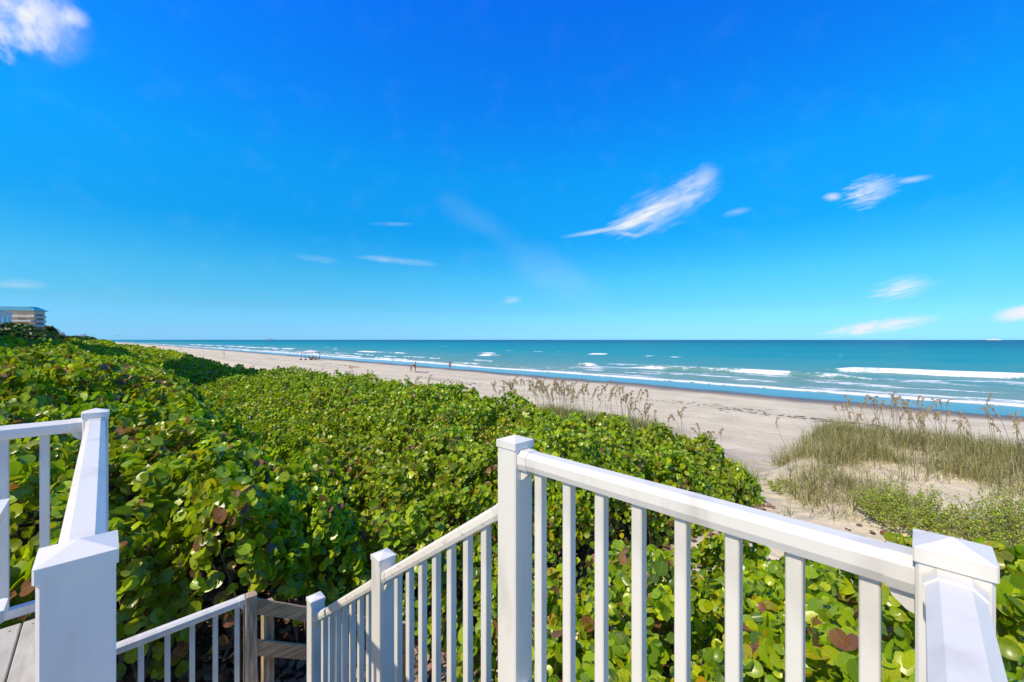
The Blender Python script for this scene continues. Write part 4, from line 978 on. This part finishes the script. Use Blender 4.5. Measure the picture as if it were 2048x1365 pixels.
# shade canopy with people
M_POLE = noise_mat('canopy_pole', (.25, .26, .28), (.35, .36, .38), 8, .4)
cg = ploc(621, 720.5); cn = empty('shade_canopy', cg, rad(12)); tag(cn, 'white sun canopy on four poles standing on the sand', 'canopy')
hw = 1.9
for a in (-1, 1):
    for b_ in (-1, 1): MB().tube([(a * hw, b_ * hw, -.1), (a * hw * .94, b_ * hw * .94, 2.35)], .05, 6).build('pole', M_POLE if a > 0 else C_BLUE, cn)
m = MB(); n_ = 8; vs, fs = [], []
for i in range(n_ + 1):
    for j in range(n_ + 1):
        a, b_ = -1 + 2 * i / n_, -1 + 2 * j / n_; k = max(abs(a), abs(b_)); vs.append((a * hw * 1.02, b_ * hw * 1.02, 2.30 + .5 * (1 - k ** 1.3) - .06 * (k == 1) * (1 - min(abs(a), abs(b_)))))
for i in range(n_):
    for j in range(n_): q = i * (n_ + 1) + j; fs.append([q, q + n_ + 1, q + n_ + 2, q + 1])
MB().add(vs, fs).build('roof_cloth', C_WHITE, cn, smooth=True)
for a, b_, c, d in ((-1.02, -1.02, 1.02, -1.02), (1.02, -1.02, 1.02, 1.02), (1.02, 1.02, -1.02, 1.02), (-1.02, 1.02, -1.02, -1.02)):
    MB().tube([(a * hw, b_ * hw, 2.2), (c * hw, d * hw, 2.2)], .03, 5).build('frame_bar', M_POLE, cn)
M_VAL = cloth('lavender_cloth', (.50, .50, .62))
for a, b_, c, d in ((-1, -1, 1, -1), (1, 1, -1, 1)):
    MB().box(min(a, c) * hw, max(a, c) * hw, b_ * hw * 1.03 - .02, b_ * hw * 1.03 + .02, 2.02, 2.26).build('valance', M_VAL, cn)
def rel(u_off, dy): return cg + Vector((u_off, dy, 0))
person(rel(2.25, 0.3), rad(190), 'person in red top sitting just outside the canopy', C_NAVY, pose='sit', top=C_RED)
person(rel(1.2, -.2), rad(20), 'person in black swimwear sitting under right side of canopy', C_BLACK, pose='sit', top=C_BLACK)
person(rel(-.4, .2), rad(0), 'person in blue swimwear sitting under middle of canopy', C_BLUE, pose='sit', top=C_NAVY)
person(rel(1.75, -.5), rad(170), 'person in dark shirt sitting at front right canopy pole', C_BLACK, pose='sit', top=C_BLACK)
person(rel(.35, .5), rad(250), 'person in dark red top sitting at middle back of canopy', C_NAVY, pose='sit', top=C_RED)
def beach_bag(loc, c, label):
    o = empty('beach_bag', loc, rad(20)); tag(o, label, 'bag')
    MB().prism([(-.28, 0), (.28, 0), (.34, .2), (.30, .36), (-.30, .36), (-.34, .2)], (0, -.14, 0), (0, .14, 0), (1, 0, 0), (0, 0, 1)).build('bag_body', c, o)
    MB().tube([(-.18, 0, .35), (-.12, 0, .52), (.12, 0, .52), (.18, 0, .35)], .014, 5).build('handle', C_BLACK, o)
beach_bag(rel(-2.6, -.2), C_BLACK, 'dark beach bag on sand left of canopy')
beach_bag(rel(-1.0, -.7), C_BLUE, 'blue beach bag under left side of canopy')
beach_bag(rel(.6, -.8), C_RED, 'reddish beach bag in front of the canopy')
# flag post, driftwood, far umbrella
fp = empty('beach_post', ploc(448, 717.5), rad(10)); tag(fp, 'tall thin wooden marker post standing alone on beach', 'post')
MB().tube([(0, 0, -.3), (0.01, 0, 1.3), (0, .01, 2.75)], [.05, .045, .04], 8).build('pole', M_WOOD, fp)
MB().box(-.05, .05, -.13, .13, 1.0, 1.75, .01).build('marker_board', M_WOODX, fp)
dw = empty('driftwood', ploc(708, 735.5), rad(-4)); tag(dw, 'brown driftwood log lying on the open sand', 'driftwood')
MB().tube([(-1.0, 0, .10), (-.6, .05, .22), (-.1, 0, .10), (.5, .05, .08), (1.1, 0, .06)], [.10, .20, .10, .07, .03], 8).build('log', M_WOOD, dw, smooth=True)
MB().tube([(-.6, .05, .25), (-.75, .0, .45), (-.8, .02, .52)], [.07, .04, .02], 6).build('branch_stub', M_WOOD, dw, smooth=True)
for u, v, lb in ((362, 700.2, 'small figure sitting on sand below the surf, left of marker post'), (404, 697.5, 'tiny figure standing at surf edge above marker post'), (278, 689.4, 'tiny far figure at surf near orange umbrella'), (320, 694.5, 'tiny figure between far grass and surf')):
    person(ploc(u, v), random.uniform(0, 6), lb, C_BLACK, pose='sit' if u in (362,) else 'stand', top=C_NAVY)
um = empty('beach_umbrella', ploc(256, 689.6), 0); tag(um, 'tiny orange beach umbrella far down the beach', 'umbrella')
MB().tube([(0, 0, -.2), (0, 0, 2.2)], .03, 6).build('pole', M_POLE, um)
vs = [(0, 0, 2.3)] + [(2.4 * math.cos(k * .785), 2.4 * math.sin(k * .785), 1.55) for k in range(8)] + [(0, 0, 2.25)]
MB().add(vs, [[0, 1 + k, 1 + (k + 1) % 8] for k in range(8)] + [[9, 1 + (k + 1) % 8, 1 + k] for k in range(8)]).build('umbrella_canopy', C_ORANGE, um)

# ships on the horizon
M_SHIP = noise_mat('ship_haze_tone', (.7, .7, .72), (.8, .8, .82), .1, .5)  # paleness of distance haze put into the ship colour
for u, L, lb in ((541, 150, 'tiny pale ship on horizon above the shade canopy'), (1988, 190, 'pale ship on horizon at far right')):
    y = 7000.0; x = y * (u - 1024) / F
    o = empty('ship', Vector((x, y, 0)), math.atan2(-x, y)); tag(o, lb, 'ship', 'ships on the horizon')
    MB().prism([(-L / 2, 12), (-L / 2 + 8, -2), (L / 2 - 14, -2), (L / 2, 13)], (0, -9, 0), (0, 9, 0), (1, 0, 0), (0, 0, 1)).build('hull', M_SHIP, o)
    MB().prism([(-L * .34, 12.1), (L * .30, 12.1), (L * .22, 22), (-L * .28, 22)], (0, -7, 0), (0, 7, 0), (1, 0, 0), (0, 0, 1)).build('superstructure', M_SHIP, o)
    MB().box(-8, 4, -4, 4, 22.1, 34, 1).build('funnel', M_SHIP, o)
# a gull over the far beach
gy = 120.0; gx = gy * (236 - 1024) / F
gl = empty('bird', Vector((gx, gy, EYE + gy * 8 / F)), rad(30)); tag(gl, 'small dark bird flying low above far beach', 'bird')
MB().tube([(0, -.22, 0), (0, -.08, .02), (0, .12, .01), (0, .24, 0)], [.02, .07, .06, .01], 6).build('body', M_WRACK, gl, smooth=True)
for sg in (1, -1): MB().add([(sg * .04, .08, .02), (sg * .35, .10, .16), (sg * .72, -.02, .06), (sg * .34, -.06, .14), (sg * .04, -.08, .02), (sg * .35, .02, .12)], [[0, 1, 3, 4], [1, 2, 3], [0, 4, 5], [0, 5, 1], [1, 5, 2], [5, 3, 2], [4, 3, 5]]).build('wing', M_WRACK, gl)

# ------------------------------------------------------------------ buildings at far left
M_STUC = noise_mat('cream_stucco', (.70, .55, .37), (.78, .62, .43), .3, .9)
M_STUW = noise_mat('white_stucco', (.76, .75, .72), (.84, .83, .80), .3, .9)
M_GLASS, n, l, b = mat('window_glass'); b.inputs['Base Color'].default_value = (.03, .05, .08, 1); b.inputs['Roughness'].default_value = .08
M_TEAL = noise_mat('teal_metal_roof', (.01, .22, .33), (.02, .30, .42), .6, .45)
M_RAILB = noise_mat('balcony_rail', (.42, .48, .52), (.52, .58, .62), 1, .5)
def hotel():
    s0, t0 = -35.0, 440.0; y = (s0 + t0) / R2
    base = -4.0; root = empty('hotel_building', P(s0, t0, base), ROT - rad(36)); tag(root, 'cream beachfront hotel with teal metal roof far left', 'building')
    topz = (680 - 622) / F * y - base          # eaves
    fl = 3.05; Wd = 62.0; Dp = 8.0
    MB().box(-Wd, 0, 0, Dp, -6, topz - .01).build('wall', M_STUC, root)
    m = MB(); o_ = 1.4; rz = topz; rh = 3.0
    m.add([(-Wd - o_, -o_, rz), (o_, -o_, rz), (o_, Dp + o_, rz), (-Wd - o_, Dp + o_, rz), (-Wd + 2, 2, rz + rh), (-3.0, 2, rz + rh), (-3.0, Dp - 2, rz + rh), (-Wd + 2, Dp - 2, rz + rh)],
          [[0, 1, 5, 4], [1, 2, 6, 5], [2, 3, 7, 6], [3, 0, 4, 7], [4, 5, 6, 7], [3, 2, 1, 0]])
    ro_ = m.build('roof', M_TEAL, root)
    for i in range(33):
        x = -Wd - o_ + .5 + i * 1.96; xt = x + (1.0 if x < -30 else -1.0) * (0 if -Wd + 3 < x < -4 else 1.5)
        MB().tube([(x, -o_ - .02, rz + .08), (min(max(xt, -Wd + 2), -3.2), 1.9, rz + rh + .05)], .16, 4).build('roof_seam', M_TEAL, ro_)
    for k in range(8):
        zt = topz - 3.4 - k * fl
        if zt < -2: break
        for x in (-24.5, -20.2):
            w_ = MB().box(x - 1.4, x + 1.4, -.12, .05, zt - .1, zt + 1.2).build('window', M_STUC, root); MB().box(x - 1.2, x + 1.2, -.16, -.121, zt, zt + 1.1).build('pane', M_GLASS, w_)
        d_ = MB().box(-17.2, -13.2, -.12, .05, zt - 1.0, zt + 1.35).build('balcony_door', M_STUC, root); MB().box(-17, -13.4, -.16, -.121, zt - .9, zt + 1.2).build('pane', M_GLASS, d_)
        MB().box(-17.6, -.2, -1.8, -.001, zt - 1.35, zt - 1.05).build('balcony_slab', M_STUC, root)
        MB().box(-17.6, -.2, -1.85, -1.75, zt - 1.045, zt - .05).build('balcony_rail', M_RAILB, root)
        MB().box(-9.5, -5.0, -.2, .05, zt - 1.0, zt + 1.35).build('balcony_recess', M_WOODX, root)
        for q in range(1):
            yy = 1.4 + q * 7.4; w_ = MB().box(.001, .14, yy, yy + 5.2, zt - 1.0, zt + 1.3).build('balcony_door', M_STUC, root); MB().box(.141, .18, yy + .2, yy + 5, zt - .9, zt + 1.1).build('pane', M_GLASS, w_)
            MB().box(.2, 1.6, yy - .6, yy + 5.8, zt - 1.35, zt - .2).build('balcony_rail', M_RAILB, root)
hotel()
def dormer_house():
    s0, t0, t1 = -25.5, 164.0, 250.0; base = -3.0
    root = empty('condo_building', P(s0, t1, base)); tag(root, 'white condo building with arched dormer windows at left edge', 'building')
    topz = 9.9 - base; L = t1 - t0
    MB().box(-22, 0, -L, 0, -5, topz).build('wall', M_STUW, root)
    MB().box(-22.3, .35, -L - .3, .3, topz + .003, topz + .5).build('parapet', M_STUW, root)
    MB().box(-13, -4, -L + 12, -L + 52, topz + .501, topz + 2.6).build('roof_block', M_STUC, root)
    MB().box(.001, 1.6, -L, 0, 4.55 + 2.2, 4.75 + 2.2).build('balcony_slab', M_STUW, root)
    for i in range(8):
        yy = -4.5 - i * 9.6
        f_ = MB().box(.001, .25, yy - 1.9, yy + 1.9, 8.4, 11.6).build('window', M_STUW, root)
        prof = [(-1.5, 0), (1.5, 0), (1.5, 1.9), (1.06, 2.6), (0, 2.95), (-1.06, 2.6), (-1.5, 1.9)]
        MB().prism(prof, (.252, yy, 8.6), (.30, yy, 8.6), (0, 1, 0), (0, 0, 1)).build('pane', M_GLASS, f_)
        for k in range(2):
            d_ = MB().box(.002, .12, yy - 3.9, yy + 3.9, 1.0 + k * 2.9, 3.3 + k * 2.9).build('window', M_RAILB, root); MB().box(.121, .16, yy - 3.6, yy + 3.6, 1.2 + k * 2.9, 3.1 + k * 2.9).build('pane', M_GLASS, d_)
        MB().box(.36, .60, yy - 4.8, yy - 4.4, -3, 6.74).build('pilaster', M_STUW, root)
dormer_house()
def block(u0, u1, vtop, t, label, mm):
    # t: distance along the shore; s follows from the picture column
    k0 = (u0 - 1024) / F; k1 = (u1 - 1024) / F
    s0, s1 = t * (1 + k0) / (1 - k0), t * (1 + k1) / (1 - k1); y = (s1 + t) / R2; h = (680 - vtop) / F * y + 5
    root = empty('far_building', P(s1, t, -5)); tag(root, label, 'building', 'far buildings along the coast')
    MB().box(s0 - s1, 0, 0, 30, -3, h).build('wall', mm, root)
    MB().box((s0 - s1) * .6, (s0 - s1) * .2, 6, 20, h + .003, h + h * .13).build('roof_block', mm, root)
    for k in range(max(1, int(h / 5))):
        MB().box((s0 - s1) * .92, (s0 - s1) * .08, -.2, -.001, 2 + k * 5, 4 + k * 5).build('window', M_GLASS, root)
block(107, 117, 661, 700, 'small white building just right of the small tree', M_STUW)
block(117, 127, 667, 760, 'low pale building right of the small white one', M_STUC)
block(163, 173, 669, 1500, 'hazy far tower where the dark shrubs end', M_STUW)
block(152, 163, 671, 1450, 'hazy far block beside the far tower', M_STUW)
block(176, 188, 675, 2200, 'farthest low buildings near the end of the coast', M_STUW)

# the neighbouring apartment block just out of frame at left; its shadow falls across the thicket
def neighbour():
    s0, t0, t1, base, top = -9.5, 28.0, 55.0, -3.0, 18.5
    root = empty('apartment_block', P(s0, t0, base)); tag(root, 'neighbouring apartment block just beyond the left edge of the photo', 'building')
    h = top - base; L = t1 - t0
    MB().box(-22, 0, 0, L, -3, h).build('wall', M_STUC, root)
    MB().box(-22.4, .4, -.4, L + .4, h + .003, h + .6).build('parapet', M_STUW, root)
    for k in range(6):
        zz = 1.2 + k * 3.3
        for i in range(5):
            y0 = 1.2 + i * 5.2
            d_ = MB().box(.001, .12, y0, y0 + 3.4, zz, zz + 2.2).build('balcony_door', M_STUW, root); MB().box(.121, .16, y0 + .15, y0 + 3.25, zz + .1, zz + 2.1).build('pane', M_GLASS, d_)
            MB().box(.17, 1.5, y0 - .6, y0 + 4.0, zz - .25, zz - .05).build('balcony_slab', M_STUW, root)
            MB().box(1.42, 1.5, y0 - .6, y0 + 4.0, zz - .045, zz + .95).build('balcony_rail', M_RAILB, root)
        for x in (-18, -13, -8, -3.5):
            w_ = MB().box(x - 1.1, x + 1.1, -.10, -.001, zz + .5, zz + 2.0).build('window', M_STUW, root); MB().box(x - .95, x + .95, -.14, -.101, zz + .6, zz + 1.9).build('pane', M_GLASS, w_)
neighbour()
